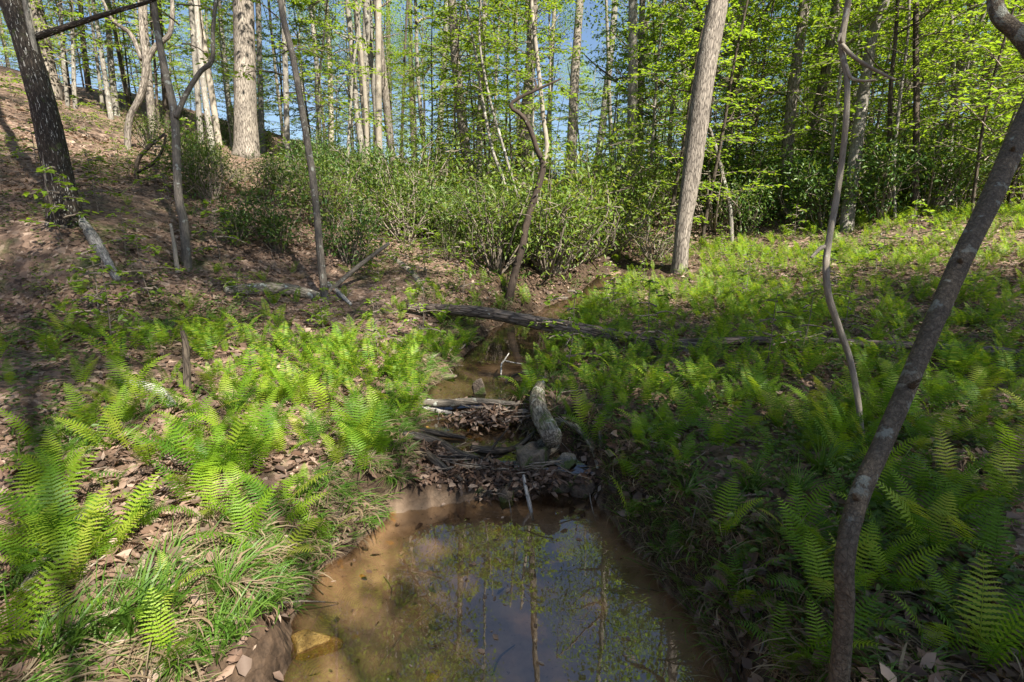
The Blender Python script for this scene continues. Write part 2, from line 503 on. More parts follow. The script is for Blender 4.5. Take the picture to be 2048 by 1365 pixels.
# ------------------------------------------------------------------ terrain
CTRL = [(-1.6, 1.2, .03), (-1.6, 2.4, .02), (-3, 2, .10), (-5, 2.5, .45), (-1.4, 4, .0), (-3, 4, .16), (-1.5, 6, .03), (-3, 6, .28), (-4.6, 4.6, .55),
        (1.4, 1.2, .02), (1.4, 2.4, .0), (3, 2, .06), (1.3, 4, .0), (3.4, 4, .08), (1.3, 6, .0), (1.2, 7.8, .03), (6, 2, .2),
        (-3, -3, .3), (3, -3, .2), (-12, -5, 4), (12, -5, 1.0), (-20, 0, 8), (20, 4, 2.2), (0, -10, .3),
        (0, 40, 3.2), (-10, 40, 6), (15, 35, 4.5), (30, 25, 6.5), (-30, 40, 9), (30, 60, 9), (-40, 10, 12), (0, 70, 5), (-20, 65, 8)]
for px, py, D in [(130, 440, 7.2), (370, 540, 8), (640, 605, 8.5), (270, 352, 11), (495, 312, 16), (0, 300, 11), (0, 140, 20), (300, 205, 24), (150, 170, 22), (600, 345, 22), (735, 345, 20),
                  (757, 378, 17), (850, 440, 14), (850, 545, 10), (1024, 425, 22), (1140, 415, 17), (960, 408, 20), (1015, 597, 9.8), (1250, 520, 12), (1358, 543, 11), (1572, 428, 15),
                  (1690, 462, 13), (1460, 487, 14), (2040, 452, 11), (2040, 700, 6), (1800, 585, 8.5), (1300, 640, 8), (1850, 420, 17), (0, 640, 6.5), (200, 640, 6.2)]:
    CTRL.append(tuple(at(px, py, D)))
CTRL = np.array(CTRL)
def _tps(r):
    return np.where(r > 1e-6, r * r * np.log(np.maximum(r, 1e-6)), 0)
_n = len(CTRL)
_K = _tps(np.linalg.norm(CTRL[:, None, :2] - CTRL[None, :, :2], axis=2)) + np.eye(_n) * .6
_P = np.hstack([np.ones((_n, 1)), CTRL[:, :2]])
_A = np.vstack([np.hstack([_K, _P]), np.hstack([_P.T, np.zeros((3, 3))])])
_W = np.linalg.solve(_A, np.concatenate([CTRL[:, 2], np.zeros(3)]))
def base_height(x, y):
    x = np.clip(x, -42, 42); y = np.clip(y, -12, 72)
    out = np.zeros_like(x)
    for i in range(_n):
        out += _W[i] * _tps(np.hypot(x - CTRL[i, 0], y - CTRL[i, 1]))
    return out + _W[_n] + _W[_n + 1] * x + _W[_n + 2] * y
_bx = np.arange(-42.5, 42.6, .25); _by = np.arange(-12.5, 72.6, .25)
_BX, _BY = np.meshgrid(_bx, _by)
_BZ = base_height(_BX, _BY)
def base_fast(x, y):
    fx = (np.clip(x, -42, 42) - _bx[0]) / .25; fy = (np.clip(y, -12, 72) - _by[0]) / .25
    i = fx.astype(int); j = fy.astype(int); u = fx - i; v = fy - j
    return (_BZ[j, i] * (1 - u) + _BZ[j, i + 1] * u) * (1 - v) + (_BZ[j + 1, i] * (1 - u) + _BZ[j + 1, i + 1] * u) * v
_ph = rng.uniform(0, 6.28, (40, 3))
def wave_noise(x, y, f, k=0, octs=4):
    out = np.zeros_like(x); a = 1.0
    for o in range(octs):
        for j in range(3):
            p = _ph[(k * 7 + o * 3 + j) % 40]
            th = p[0]
            out += a * np.sin(f * (x * math.cos(th) + y * math.sin(th)) + p[1] + 1.3 * np.sin(f * .6 * (x * math.sin(th) - y * math.cos(th)) + p[2]))
        f *= 2.03; a *= .5
    return out / 3.0
# creek centre line: x, y, half width, water level, depth
CREEK = np.array([(-.16, -4, 1.1, -.45, .16), (-.16, 1.0, 1.22, -.45, .15), (-.14, 2.0, 1.14, -.45, .14), (-.10, 2.8, .98, -.45, .13), (-.08, 3.52, .70, -.45, .10),
                  (-.10, 3.64, .70, -.34, .03), (-.20, 3.78, .62, -.262, .015), (-.42, 4.3, .44, -.255, .03), (-.50, 4.82, .40, -.25, .03), (-.50, 4.95, .40, -.18, .02), (-.48, 5.3, .44, -.165, .07),
                  (-.25, 6.2, .52, -.165, .08), (.0, 7.2, .60, -.162, .08), (.18, 8.4, .55, -.16, .07), (.62, 9.6, .42, -.15, .05), (1.15, 10.6, .38, -.13, .05), (2.0, 11.8, .30, .05, .04), (2.6, 12.8, .15, .45, .03)])
def creek_dist(x, y):
    best = np.full(x.shape, 1e9); w = np.zeros_like(x); wz = np.zeros_like(x); dp = np.zeros_like(x)
    for i in range(len(CREEK) - 1):
        a, b = CREEK[i], CREEK[i + 1]
        dx, dy = b[0] - a[0], b[1] - a[1]
        t = np.clip(((x - a[0]) * dx + (y - a[1]) * dy) / (dx * dx + dy * dy), 0, 1)
        d = np.hypot(x - a[0] - t * dx, y - a[1] - t * dy)
        k = d < best
        best = np.where(k, d, best)
        w = np.where(k, a[2] + t * (b[2] - a[2]), w); wz = np.where(k, a[3] + t * (b[3] - a[3]), wz); dp = np.where(k, a[4] + t * (b[4] - a[4]), dp)
    return best, w, wz, dp
def height_full(x, y):
    x = np.asarray(x, float); y = np.asarray(y, float)
    far = np.clip((np.hypot(x, y) - 6) / 20, 0, 1)
    h = base_fast(x, y) + wave_noise(x, y, .55, 0) * (.05 + .22 * far) + wave_noise(x, y, 3.2, 2, 3) * .028 + wave_noise(x, y, 11, 4, 2) * .010
    d, w, wz, dp = creek_dist(x, y)
    w = w * (1 + .15 * wave_noise(x, y, 2.1, 5, 3)) + .06 * wave_noise(x, y, 8.0, 6, 2)
    t = np.clip(d / np.maximum(w, .05), 0, 1)
    bed = wz - .012 - dp * np.sqrt(np.clip(1 - t ** 2.2, 0, 1)) + .008 * wave_noise(x, y, 9, 8, 3)
    cxl = np.interp(y, CREEK[:, 1], CREEK[:, 0])
    bw = np.where(y < 4.2, np.where(x < cxl, .50, .34), .45)
    bw = bw + 1.3 * np.clip((y - 8.6) / 2.0, 0, 1)
    s = np.clip((d - w) / bw, 0, 1)
    s = s ** .62
    s = s * s * (3 - 2 * s) * .55 + s * .45
    z = np.where(d < w, np.minimum(bed, h), (wz - .012) * (1 - s) + h * s)
    z = np.where((d >= w) & (d < w + bw), np.minimum(z, np.maximum(h, wz)), z)
    bk = np.clip(1 - np.abs((d - w) / bw - .5) * 1.6, 0, 1)
    z = z + bk * (.045 * wave_noise(x, y, 7.0, 3, 3) + .04 * wave_noise(x, y, 17.0, 7, 2) + .018 * wave_noise(x, y, 37.0, 2, 1))
    z = np.where(d < w, np.minimum(z, wz - .004 + .0 * z), z)
    dam = np.exp(-((y - 3.78 - .05 * np.sin(x * 7)) / .11) ** 2) * (d < w + .25)
    z = z + dam * (.07 + .04 * wave_noise(x, y, 9.0, 1, 3)) * np.clip((np.abs(x + .42) - .06) / .15, .1, 1)
    inside = np.clip(1 - (d - w + .03) / .05, 0, 1) * (z < np.where(y < 3.6, -.452, wz + .01)) * np.where((y > 3.6) & (y < 3.95), 0, 1)
    wet = np.clip((1.15 - (d - w) / bw) * 2.2, 0, 1)
    return z, inside, wet
def H(x, y):
    return float(height_full(np.array([x]), np.array([y]))[0][0])
def Hn(x, y):
    return height_full(np.asarray(x, float), np.asarray(y, float))[0]
def axis_grid(lo, hi, c0, c1, fine, grow):
    a = list(np.arange(c0, c1, fine))
    s = fine; v = a[-1]
    while v < hi:
        s *= grow; v += s; a.append(v)
    s = fine; v = a[0]
    while v > lo:
        s *= grow; v -= s; a.insert(0, v)
    return np.array(a)
gx = axis_grid(-260, 260, -2.6, 2.6, .04, 1.045)
gy = axis_grid(-120, 320, 1.2, 7.5, .04, 1.04)
GX, GY = np.meshgrid(gx, gy)
GZ, GB, GW = height_full(GX.ravel(), GY.ravel())
nx, ny = len(gx), len(gy)
ii = np.arange(ny - 1)[:, None] * nx + np.arange(nx - 1)[None]
ii = ii.ravel()
GF = np.stack([ii, ii + 1, ii + nx + 1, ii + nx], -1)
ground = obj("ground", mesh_np("ground", np.stack([GX.ravel(), GY.ravel(), GZ], -1), [GF], M["ground"], attrs={"bed": GB, "wet": GW}))
tag(ground, "brown leaf-strewn forest floor sloping down to the creek", "ground", kind="structure")

_ts = np.concatenate([np.arange(1.2, 12, .02), np.arange(12, 90, .1)])
def ground_at(px, py):
    d = ray(px, py)
    p = CAM + d[None] * _ts[:, None]
    z = Hn(p[:, 0], p[:, 1])
    k = np.where(p[:, 2] < z)[0]
    i = k[0] if len(k) else len(_ts) - 1
    q = p[i].copy(); q[2] = z[i]
    return q
def depth_of(p):
    return float(project(p)[2])

# water sheets
def water_sheet(name, pts, label):
    n = len(pts)
    V = np.array([v for a in pts for v in a])
    F = np.array([[2 * i, 2 * i + 1, 2 * i + 3, 2 * i + 2] for i in range(n - 1)])
    return V, F
yy = np.linspace(-5, 3.66, 20)
V, F = water_sheet("pool", [((-2.2, y, -.45), (2.0, y, -.45)) for y in yy], "")
o = obj("pool_water", mesh_np("pool_water", V, [F], M["water"])); tag(o, "shallow still pool with sandy bed reflecting sky and trunks", "water", kind="structure")
cs = np.concatenate([[0], np.cumsum(np.hypot(np.diff(CREEK[:, 0]), np.diff(CREEK[:, 1])))])
def ribbon(y0, y1, n):
    out = []
    for y in np.linspace(y0, y1, n):
        x = np.interp(y, CREEK[:, 1], CREEK[:, 0]); w = np.interp(y, CREEK[:, 1], CREEK[:, 2]) * 1.0 + .16; z = np.interp(y, CREEK[:, 1], CREEK[:, 3])
        out.append(((x - w, y, z), (x + w, y, z)))
    return out
V, F = water_sheet("s", ribbon(3.70, 12.6, 160), "")
o = obj("stream_water", mesh_np("stream_water", V, [F], M["water_up"])); tag(o, "narrow creek winding down from behind the fallen log", "water", kind="structure")

# ------------------------------------------------------------------ foliage meshes (shared)
def canopy_mesh(name, seed, rad=3.0, hgt=3.6, clumps=110, per=46, leaf=.13, mat="leaf_canopy", spread=.38):
    r = np.random.default_rng(seed); random.seed(seed)
    g = Geo()
    limbs = []
    for k in range(9):
        az = k * 2.4 + r.uniform(-.4, .4); z0 = r.uniform(-hgt * .9, hgt * .3)
        L = rad * r.uniform(.6, 1.0); up = r.uniform(.25, .9)
        p = [np.array([0, 0, z0])]
        d = np.array([math.cos(az), math.sin(az), up])
        for s in range(4):
            p.append(p[-1] + d * L / 4 + r.normal(0, .1, 3)); d = d + np.array([0, 0, .08]) + r.normal(0, .1, 3)
        limbs.append(np.array(p))
        add_tube(g, p, np.linspace(.07, .015, 5), 5, 8, mi=1, cap=False)
    P, D = [], []
    for k in range(clumps):
        u = unit(r.normal(0, 1, 3)); q = u * np.array([rad, rad, hgt]) * r.uniform(.35, 1.0) ** .6
        q[2] += hgt * .15
        lb = limbs[r.integers(len(limbs))]; a = lb[r.integers(1, 5)]
        if np.linalg.norm(a - q) < rad * .9:
            add_tube(g, [a, (a + q) / 2 + r.normal(0, .12, 3), q], [.018, .011, .004], 3, 5, mi=1, cap=False)
        c = q + r.normal(0, spread, (per, 3)) * np.array([1.1, 1.1, .55])
        P.append(c); D.append(unit(c - q + r.normal(0, .2, (per, 3))) + np.array([0, 0, -.25]))
    P = np.concatenate(P); D = np.concatenate(D)
    Nn = unit(np.array([0, 0, 1.0]) + r.normal(0, .5, P.shape))
    L = leaf * r.uniform(.6, 1.25, len(P))
    V, F = leaf_geo(P, D, Nn, L, L * .62, hi=False)
    g.add(V, F, None, 0)
    return g.mesh(name, [M[mat], M["twig"]])
def spray_mesh(name, seed, H0=1.2, H1=6.0, reach=1.9, nb=34, leaf=.10, mat="leaf_spring", tw=7, lp=7, droop=.15, hi=True):
    """understory crown: flat layered sprays of leaves along side branches"""
    r = np.random.default_rng(seed); random.seed(seed)
    g = Geo(); P, D, Nn = [], [], []
    for k in range(nb):
        f = (k + r.uniform(0, 1)) / nb
        z0 = H0 + (H1 - H0) * f
        L = reach * (1 - .55 * f) * r.uniform(.55, 1.1)
        az = k * 2.399 + r.uniform(-.5, .5)
        d = np.array([math.cos(az), math.sin(az), r.uniform(.1, .5)])
        p = [np.array([0, 0, z0])]
        for s in range(5):
            p.append(p[-1] + unit(d) * L / 5); d = d + np.array([0, 0, -droop]) + r.normal(0, .12, 3)
        p = np.array(p)
        add_tube(g, p, np.linspace(.014, .003, 6), 3, None, mi=1, cap=False)
        for t in range(tw):
            s = .25 + .75 * (t + r.uniform(0, .8)) / tw
            a = p[0] + 0; q = np.array([np.interp(s * 5, range(6), p[:, c]) for c in range(3)])
            m = unit(p[-1] - p[0]); side = np.cross(m, [0, 0, 1]) * (1 if t % 2 else -1)
            td = unit(side * r.uniform(.6, 1.1) + m * r.uniform(.5, 1.0) + r.normal(0, .15, 3)); tl = L * .38 * r.uniform(.6, 1.1) * (1.15 - s * .5)
            add_tube(g, [q, q + td * tl], [.005, .002], 3, None, mi=1, cap=False)
            for l in range(lp):
                ls = (l + .6) / lp
                b = q + td * tl * ls
                sd = unit(np.cross(td, [0, 0, 1])) * (1 if l % 2 else -1)
                P.append(b + r.normal(0, .015, 3)); D.append(unit(sd * .9 + td * .7 + np.array([0, 0, -.15]) + r.normal(0, .2, 3)))
                Nn.append(unit(np.array([0, 0, 1.0]) + r.normal(0, .28, 3)))
    P, D, Nn = np.array(P), np.array(D), np.array(Nn)
    L = leaf * r.uniform(.55, 1.25, len(P))
    V, F = leaf_geo(P, D, Nn, L, L * .58, hi=hi)
    g.add(V, F, None, 0)
    return g.mesh(name, [M[mat], M["twig"]])
CANOPY = [canopy_mesh("canopy_leaves", 100 + i, rad=2.6 + .35 * (i % 3), hgt=3.2 + .5 * (i % 2), clumps=95 + 10 * i, per=44) for i in range(4)]
CANOPY += [canopy_mesh("canopy_leaves_light", 120 + i, rad=2.6, hgt=3.4, clumps=90, per=44, mat="leaf_spring") for i in range(2)]
SHADE = [canopy_mesh("shade_leaves", 140 + i, rad=1.9, hgt=2.1, clumps=50, per=62, leaf=.125, spread=.30) for i in range(3)]
SPRAY = [spray_mesh("spray_leaves", 200 + i, H0=.45 + .3 * i, H1=5.2 + .6 * i, reach=1.7 + .2 * (i % 3), nb=32 + 3 * i) for i in range(4)]
SPRAY_THIN = [spray_mesh("thin_spray_leaves", 230 + i, H0=1.4, H1=5.5, reach=1.2, nb=16, tw=5, lp=5) for i in range(3)]

def shrub_meshes(seed, hgt, rad, stems, leaves, leaf, mat, twigs=3):
    r = np.random.default_rng(seed); random.seed(seed)
    g = Geo(); P, D = [], []
    tips = []
    for s in range(stems):
        az = r.uniform(0, 6.28); L = hgt * r.uniform(.7, 1.1)
        sp = rad * r.uniform(.2, 1.0)
        end = np.array([math.cos(az) * sp, math.sin(az) * sp, L * r.uniform(.55, 1.0)])
        b = np.array([math.cos(az) * .08, math.sin(az) * .08, -.08])
        mid = (b + end) / 2 + r.normal(0, .12, 3) + np.array([0, 0, .1])
        p, rr = smooth_line([b, mid, end], [.018, .012, .004], 7)
        add_tube(g, p, rr, 4, None, cap=False)
        for t in range(twigs):
            q = p[r.integers(2, 7)]
            e = q + unit(r.normal(0, 1, 3) + np.array([math.cos(az), math.sin(az), .7])) * r.uniform(.15, .42) * hgt * .6
            add_tube(g, [q, (q + e) / 2 + r.normal(0, .03, 3), e], [.007, .005, .002], 3, None, cap=False)
            tips += [e, (q + e) / 2]
        tips.append(end)
    stem = g.mesh("shrub_stems", [M["twig"]])
    tips = np.array(tips)
    k = r.integers(0, len(tips), leaves)
    off = r.normal(0, .10, (leaves, 3)) * hgt * .9
    P = tips[k] + off; P[:, 2] = np.maximum(P[:, 2], .04)
    D = unit(off + r.normal(0, .05, off.shape) + np.array([0, 0, .03]))
    Nn = unit(np.array([0, 0, 1.0]) + r.normal(0, .6, P.shape))
    L = leaf * r.uniform(.6, 1.3, leaves)
    V, F = leaf_geo(P, D, Nn, L, L * .42, hi=True)
    g2 = Geo(); g2.add(V, F)
    return stem, g2.mesh("shrub_leaves", [M[mat]])
SHRUB = {"laurel": [shrub_meshes(300 + i, 1.25, .85, 16, 1500, .085, "leaf_laurel") for i in range(3)],
         "gold": [shrub_meshes(310 + i, 1.2, .8, 18, 1500, .06, "leaf_gold") for i in range(2)],
         "brush": [shrub_meshes(320 + i, [1.05, 1.5, .85, 1.25][i], [.8, .9, .9, .7][i], 26, [2300, 1900, 800, 2400][i], [.06, .075, .05, .065][i], ["leaf_brush", "leaf_gold", "leaf_brush", "leaf_brush"][i], twigs=5) for i in range(4)]}

LANDMARKS = {}          # short phrase -> point, used to word the labels of small plants
def landmark(phrase, p):
    LANDMARKS[phrase] = np.asarray(p, float)[:2]

# ------------------------------------------------------------------ traced trees
def traced_tree(name, label, pix, widths, mat, height=15.0, crown=None, limbs=(), group=None, lm=None, sides=14, base=None, cat="tree", flare=.35, wig=.08, cscale=1.0, spray=None):
    b = ground_at(*pix[0]) if base is None else np.array(base)
    D = depth_of(b)
    pts, rad = [], []
    r = np.random.default_rng(int(pix[0][0] * 7 + pix[0][1]))
    ph = r.uniform(0, 6.28)
    for i, ((px, py), w) in enumerate(zip(pix, widths)):
        k = (pix[0][1] - py) / 400.0
        p = at(px, py, D + wig * D * .1 * math.sin(ph + 3 * k) * min(1, k * 2))
        pts.append(p); rad.append(w * .43 * D / FPX)
    pts[0] = b - np.array([0, 0, .3])
    if height:
        d = unit(pts[-1] - pts[-2])
        while pts[-1][2] < b[2] + height:
            d = unit(d + np.array([0, 0, .35]) + r.normal(0, .05, 3))
            pts.append(pts[-1] + d * 1.4)
            rad.append(max(.012, rad[-1] * .88))
    root = empty(name, b, label, cat, group)
    g = Geo()
    L = sum(np.linalg.norm(np.diff(np.array(pts), axis=0), axis=1))
    add_tube(g, np.array(pts) - b, rad, sides, max(18, int(L / .22)), flare=flare, seed=int(ph * 1000))
    obj("trunk", g.mesh("trunk", [M[mat]]), root)
    for lp, lw in limbs:
        g = Geo()
        q = [at(px, py, D + .05 * i * (1 if len(lp) % 2 else -1)) - b for i, (px, py) in enumerate(lp)]
        add_tube(g, q, [w / 2 * D / FPX for w in lw], 8, len(lp) * 6)
        obj("limb", g.mesh("limb", [M[mat]]), root)
    P = np.array(pts)
    if crown is not None:
        zt = b[2] + height * .78
        i = int(np.argmin(abs(P[:, 2] - zt)))
        obj("crown", CANOPY[crown % len(CANOPY)], root, P[i] - b, (0, 0, r.uniform(0, 6.28)), cscale)
    if spray is not None:
        kind, z, sc = spray
        i = int(np.argmin(abs(P[:, 2] - b[2] - z)))
        obj("crown", (SPRAY + SPRAY_THIN)[kind], root, P[i] - b - np.array([0, 0, z * sc * .6]), (0, 0, r.uniform(0, 6.28)), sc)
    if lm:
        landmark(lm, b)
    return root

traced_tree("leaning_tree", "dark leaning tree with flaky white-speckled bark on the leafy hillside", [(133, 446), (118, 360), (92, 230), (58, 110), (20, 0), (-20, -90)], [62, 56, 52, 48, 46, 42], "bark_flaked", 15, 0,
            limbs=[([(62, 78), (140, 52), (220, 26), (302, 2), (360, -30)], [14, 11, 9, 7, 5])], lm="the flaky leaning tree", sides=20, flare=.5)
traced_tree("slim_tree", "thin pale stem rising at the foot of the dark leaning tree", [(102, 450), (95, 330), (84, 240), (72, 120), (50, 0)], [17, 16, 15, 13, 11], "bark_grey", 9, None, spray=(4, 6, 1.0))
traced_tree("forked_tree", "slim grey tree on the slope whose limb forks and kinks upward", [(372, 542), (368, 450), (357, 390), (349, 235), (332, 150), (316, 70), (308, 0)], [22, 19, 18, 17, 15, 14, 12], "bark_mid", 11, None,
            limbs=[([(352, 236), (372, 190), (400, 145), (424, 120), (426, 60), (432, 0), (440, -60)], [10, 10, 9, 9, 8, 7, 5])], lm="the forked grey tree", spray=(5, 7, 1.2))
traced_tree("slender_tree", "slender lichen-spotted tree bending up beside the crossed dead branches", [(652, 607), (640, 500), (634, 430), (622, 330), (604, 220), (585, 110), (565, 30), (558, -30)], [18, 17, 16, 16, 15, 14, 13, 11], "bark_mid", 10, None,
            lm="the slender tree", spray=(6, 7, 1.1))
traced_tree("oak_tree", "thickest sunlit oak trunk standing upright at the top of the slope", [(494, 312), (490, 200), (489, 100), (486, 0)], [52, 46, 45, 44], "bark_oak", 18, 1, lm="the thick upright oak", sides=20, cscale=1.3)
traced_tree("slim_tree", "thin trunk close against the thick upright oak", [(524, 305), (520, 150), (516, 0)], [13, 12, 12], "bark_grey", 15, 2)
traced_tree("crooked_tree", "crooked forking tree with peeling pale trunk on the hillside", [(252, 300), (258, 245), (282, 190), (292, 130), (285, 70), (280, 0)], [14, 14, 15, 14, 12, 10], "bark_oak", 10, None,
            limbs=[([(288, 135), (310, 95), (338, 70), (345, 20), (340, -30)], [11, 10, 9, 8, 6]), ([(284, 120), (262, 70), (225, 40), (205, 0)], [10, 9, 7, 5])], lm="the peeling forked tree", spray=(5, 6, 1.0))
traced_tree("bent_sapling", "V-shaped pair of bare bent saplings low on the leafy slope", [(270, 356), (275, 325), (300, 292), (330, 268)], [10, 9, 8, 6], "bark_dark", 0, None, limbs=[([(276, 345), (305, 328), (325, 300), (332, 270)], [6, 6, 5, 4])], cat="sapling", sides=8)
for i, (pix, w, m, h, c, lab) in enumerate([
    ([(178, 186), (168, 100), (160, 0)], 11, "bark_dark", 14, 0, "straight dark trunk on the hill crest, second past the leaning tree"),
    ([(134, 215), (126, 110), (120, 0)], 8, "bark_grey", 12, None, "spindly trunk on the bare hill crest nearest the leaning tree"),
    ([(76, 205), (66, 100), (52, 0)], 16, "bark_grey", 14, 3, "grey trunk half hidden behind the dark leaning tree"),
    ([(222, 240), (205, 120), (186, 0)], 10, "bark_grey", 13, None, "pale trunk leaning back on the hill, third past the leaning tree"),
    ([(232, 232), (222, 130), (214, 0)], 13, "bark_grey", 14, 1, "grey trunk close behind the pale backward-leaning trunk"),
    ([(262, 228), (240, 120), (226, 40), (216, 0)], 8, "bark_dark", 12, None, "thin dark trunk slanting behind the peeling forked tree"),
    ([(306, 285), (296, 150), (286, 0)], 17, "bark_oak", 15, 2, "stout trunk rising behind the fork of the peeling tree"),
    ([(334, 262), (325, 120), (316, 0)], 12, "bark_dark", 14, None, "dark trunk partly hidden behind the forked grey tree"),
    ([(402, 290), (392, 150), (381, 0)], 12, "bark_grey", 14, 3, "straight trunk before the thick oak, further of the pair"),
    ([(430, 325), (408, 180), (396, 60), (391, 0)], 13, "bark_grey", 14, 0, "straight trunk before the thick oak, nearer of the pair"),
    ([(462, 260), (450, 120), (438, 0)], 9, "bark_grey", 13, None, "thin pale trunk immediately beside the thick upright oak"),
    ([(575, 330), (571, 150), (566, 0)], 12, "bark_grey", 14, 1, "straight grey trunk crossing behind the slender lichen-spotted tree"),
    ([(640, 330), (634, 150), (624, 40), (618, 0)], 10, "bark_grey", 13, 2, "thin trunk just past the slender lichen-spotted tree"),
    ([(663, 310), (660, 150), (652, 0)], 12, "bark_pale", 14, None, "pale ghostly trunk among shrubs on the ridge"),
    ([(733, 335), (731, 180), (733, 0)], 19, "bark_grey", 18, 3, "tall straight grey trunk standing beside a pinkish pine trunk"),
    ([(759, 380), (757, 180), (757, 0)], 15, "bark_pale", 18, 0, "tall straight pinkish pine trunk above the tangled brush"),
    ([(782, 330), (778, 150), (776, 0)], 11, "bark_dark", 17, None, "dark trunk just past the pinkish pine trunk"),
    ([(826, 300), (822, 150), (820, 0)], 11, "bark_dark", 17, 1, "narrow dark trunk standing alone above the brush"),
    ([(872, 365), (882, 230), (890, 100), (893, 0)], 15, "bark_grey", 17, None, "mottled trunk leaning slightly, forked at its leafy base"),
    ([(955, 405), (960, 250), (966, 100), (970, 0)], 15, "bark_grey", 18, None, "grey trunk behind the twin leaning saplings above the creek bend"),
    ([(1138, 412), (1142, 300), (1150, 150), (1160, 0)], 23, "bark_oak", 18, None, "stout sunlit trunk behind the crooked sapling, above golden shrubs"),
    ([(1098, 410), (1096, 330), (1102, 150), (1110, 0)], 12, "bark_pale", 16, None, "pale thin trunk between the crooked sapling and the stout sunlit trunk"),
    ([(1186, 385), (1205, 250), (1222, 100), (1230, 0)], 17, "bark_grey", 17, None, "leaning trunk just behind the stout sunlit trunk"),
    ([(1372, 330), (1374, 200), (1366, 90), (1362, 0)], 19, "bark_grey", 17, 2, "grey trunk behind the big leaning trunk, further of two"),
    ([(1360, 420), (1380, 240), (1392, 120), (1400, 0)], 20, "bark_dark", 17, 3, "dark trunk tight behind the big leaning trunk, nearer of two"),
    ([(1460, 300), (1462, 150), (1470, 0)], 16, "bark_grey", 17, 0, "hazy trunk past the big leaning trunk against blue sky"),
    ([(1572, 432), (1575, 300), (1590, 150), (1612, 0)], 27, "bark_oak", 18, 1, "straight stout trunk in the shrubs past the big leaning trunk"),
    ([(1605, 300), (1606, 220), (1622, 130)], 10, "bark_dark", 8, None, "thin dark stem hugging the straight stout trunk"),
    ([(1692, 462), (1708, 330), (1728, 180), (1748, 60), (1772, 0)], 27, "bark_grey", 17, 2, "grey leaning trunk directly behind the pale hanging vine"),
    ([(1832, 435), (1833, 250), (1832, 0)], 13, "bark_dark", 16, 3, "dark straight trunk in the leafy shade behind the lichen-banded sapling"),
    ([(1955, 330), (1945, 150), (1940, 0)], 14, "bark_grey", 16, 0, "shaded trunk glimpsed through leaves near the top of the banded sapling"),
]):
    o = traced_tree("tree", lab, pix, [w * (1.08 - .1 * j) for j in range(len(pix))], m, h, c, sides=12, cscale=random.uniform(.85, 1.15), spray=None if c is not None else (4 + i % 3, 6 if h < 16 else 13, 1.0))
landmark("the stout sunlit trunk", ground_at(1138, 412)); landmark("the vine-hung grey trunk", ground_at(1692, 462)); landmark("the straight stout trunk", ground_at(1572, 432))
traced_tree("crooked_sapling", "dark crooked sapling with a sharp zigzag bend at the creek bend", [(1012, 600), (1030, 545), (1046, 490), (1052, 450), (1068, 400), (1084, 350), (1086, 325), (1074, 300), (1062, 262), (1045, 232), (1024, 218), (1024, 206), (1045, 193), (1085, 175), (1122, 158)],
            [21, 18, 16, 16, 15, 14, 13, 12, 11, 10, 9, 8, 8, 6, 4], "bark_umber", 0, None, lm="the crooked sapling", sides=12, wig=.02,
            limbs=[([(1068, 182), (1072, 172), (1070, 160)], [6, 5, 3])])
traced_tree("slim_tree", "pale slim stem rising straight above the crooked sapling", [(1058, 520), (1083, 345), (1094, 300), (1086, 230), (1076, 130), (1066, 40), (1062, -20)], [11, 11, 11, 10, 9, 9, 8], "bark_pale", 9, None, spray=(1, 6.2, 1.0))
for pix, w, lab in [([(1046, 480), (1010, 370), (985, 300), (965, 200), (950, 100), (930, 0)], 8, "thin green-leaved sapling leaning away beside the crooked sapling"),
                    ([(1052, 500), (1035, 400), (1008, 300), (980, 200), (960, 90), (962, 0)], 7, "thinner of two saplings fanning out beside the crooked sapling"),
                    ([(1220, 385), (1238, 320), (1255, 250), (1285, 150), (1312, 50), (1332, 0)], 9, "dark whip-thin sapling arching over the golden shrubs"),
                    ([(1466, 487), (1460, 420), (1445, 350), (1430, 290), (1418, 255)], 10, "bare thin sapling leaning onto the big leaning trunk"),
                    ([(1795, 440), (1788, 330), (1800, 200), (1815, 80)], 7, "thin crooked sapling in the shade past the hanging vine"),
                    ([(1735, 330), (1738, 280), (1745, 222)], 7, "short reddish dead stem standing among leaves past the vine"),
                    ([(800, 340), (806, 200), (812, 60), (815, 0)], 6, "thin straight sapling beside the narrow dark trunk")]:
    traced_tree("sapling", lab, pix, [w * (1.1 - .08 * j) for j in range(len(pix))], "bark_dark" if "dark" in lab else ("bark_log" if "reddish" in lab else "bark_grey"), 0 if ("bare" in lab or "reddish" in lab) else 8, None, cat="sapling", sides=7, flare=.1,
                spray=None if ("bare" in lab or "reddish" in lab) else (random.choice([0, 1, 4]), 5.8, 1.0))
traced_tree("oak_tree", "big leaning trunk with furrowed bark dappled by sunlight above the ferns", [(1358, 545), (1362, 500), (1368, 440), (1384, 340), (1396, 250), (1413, 130), (1436, 0)], [36, 34, 37, 45, 48, 46, 42], "bark_oak", 18, 1, lm="the big leaning trunk", sides=26, flare=.35, cscale=1.3)

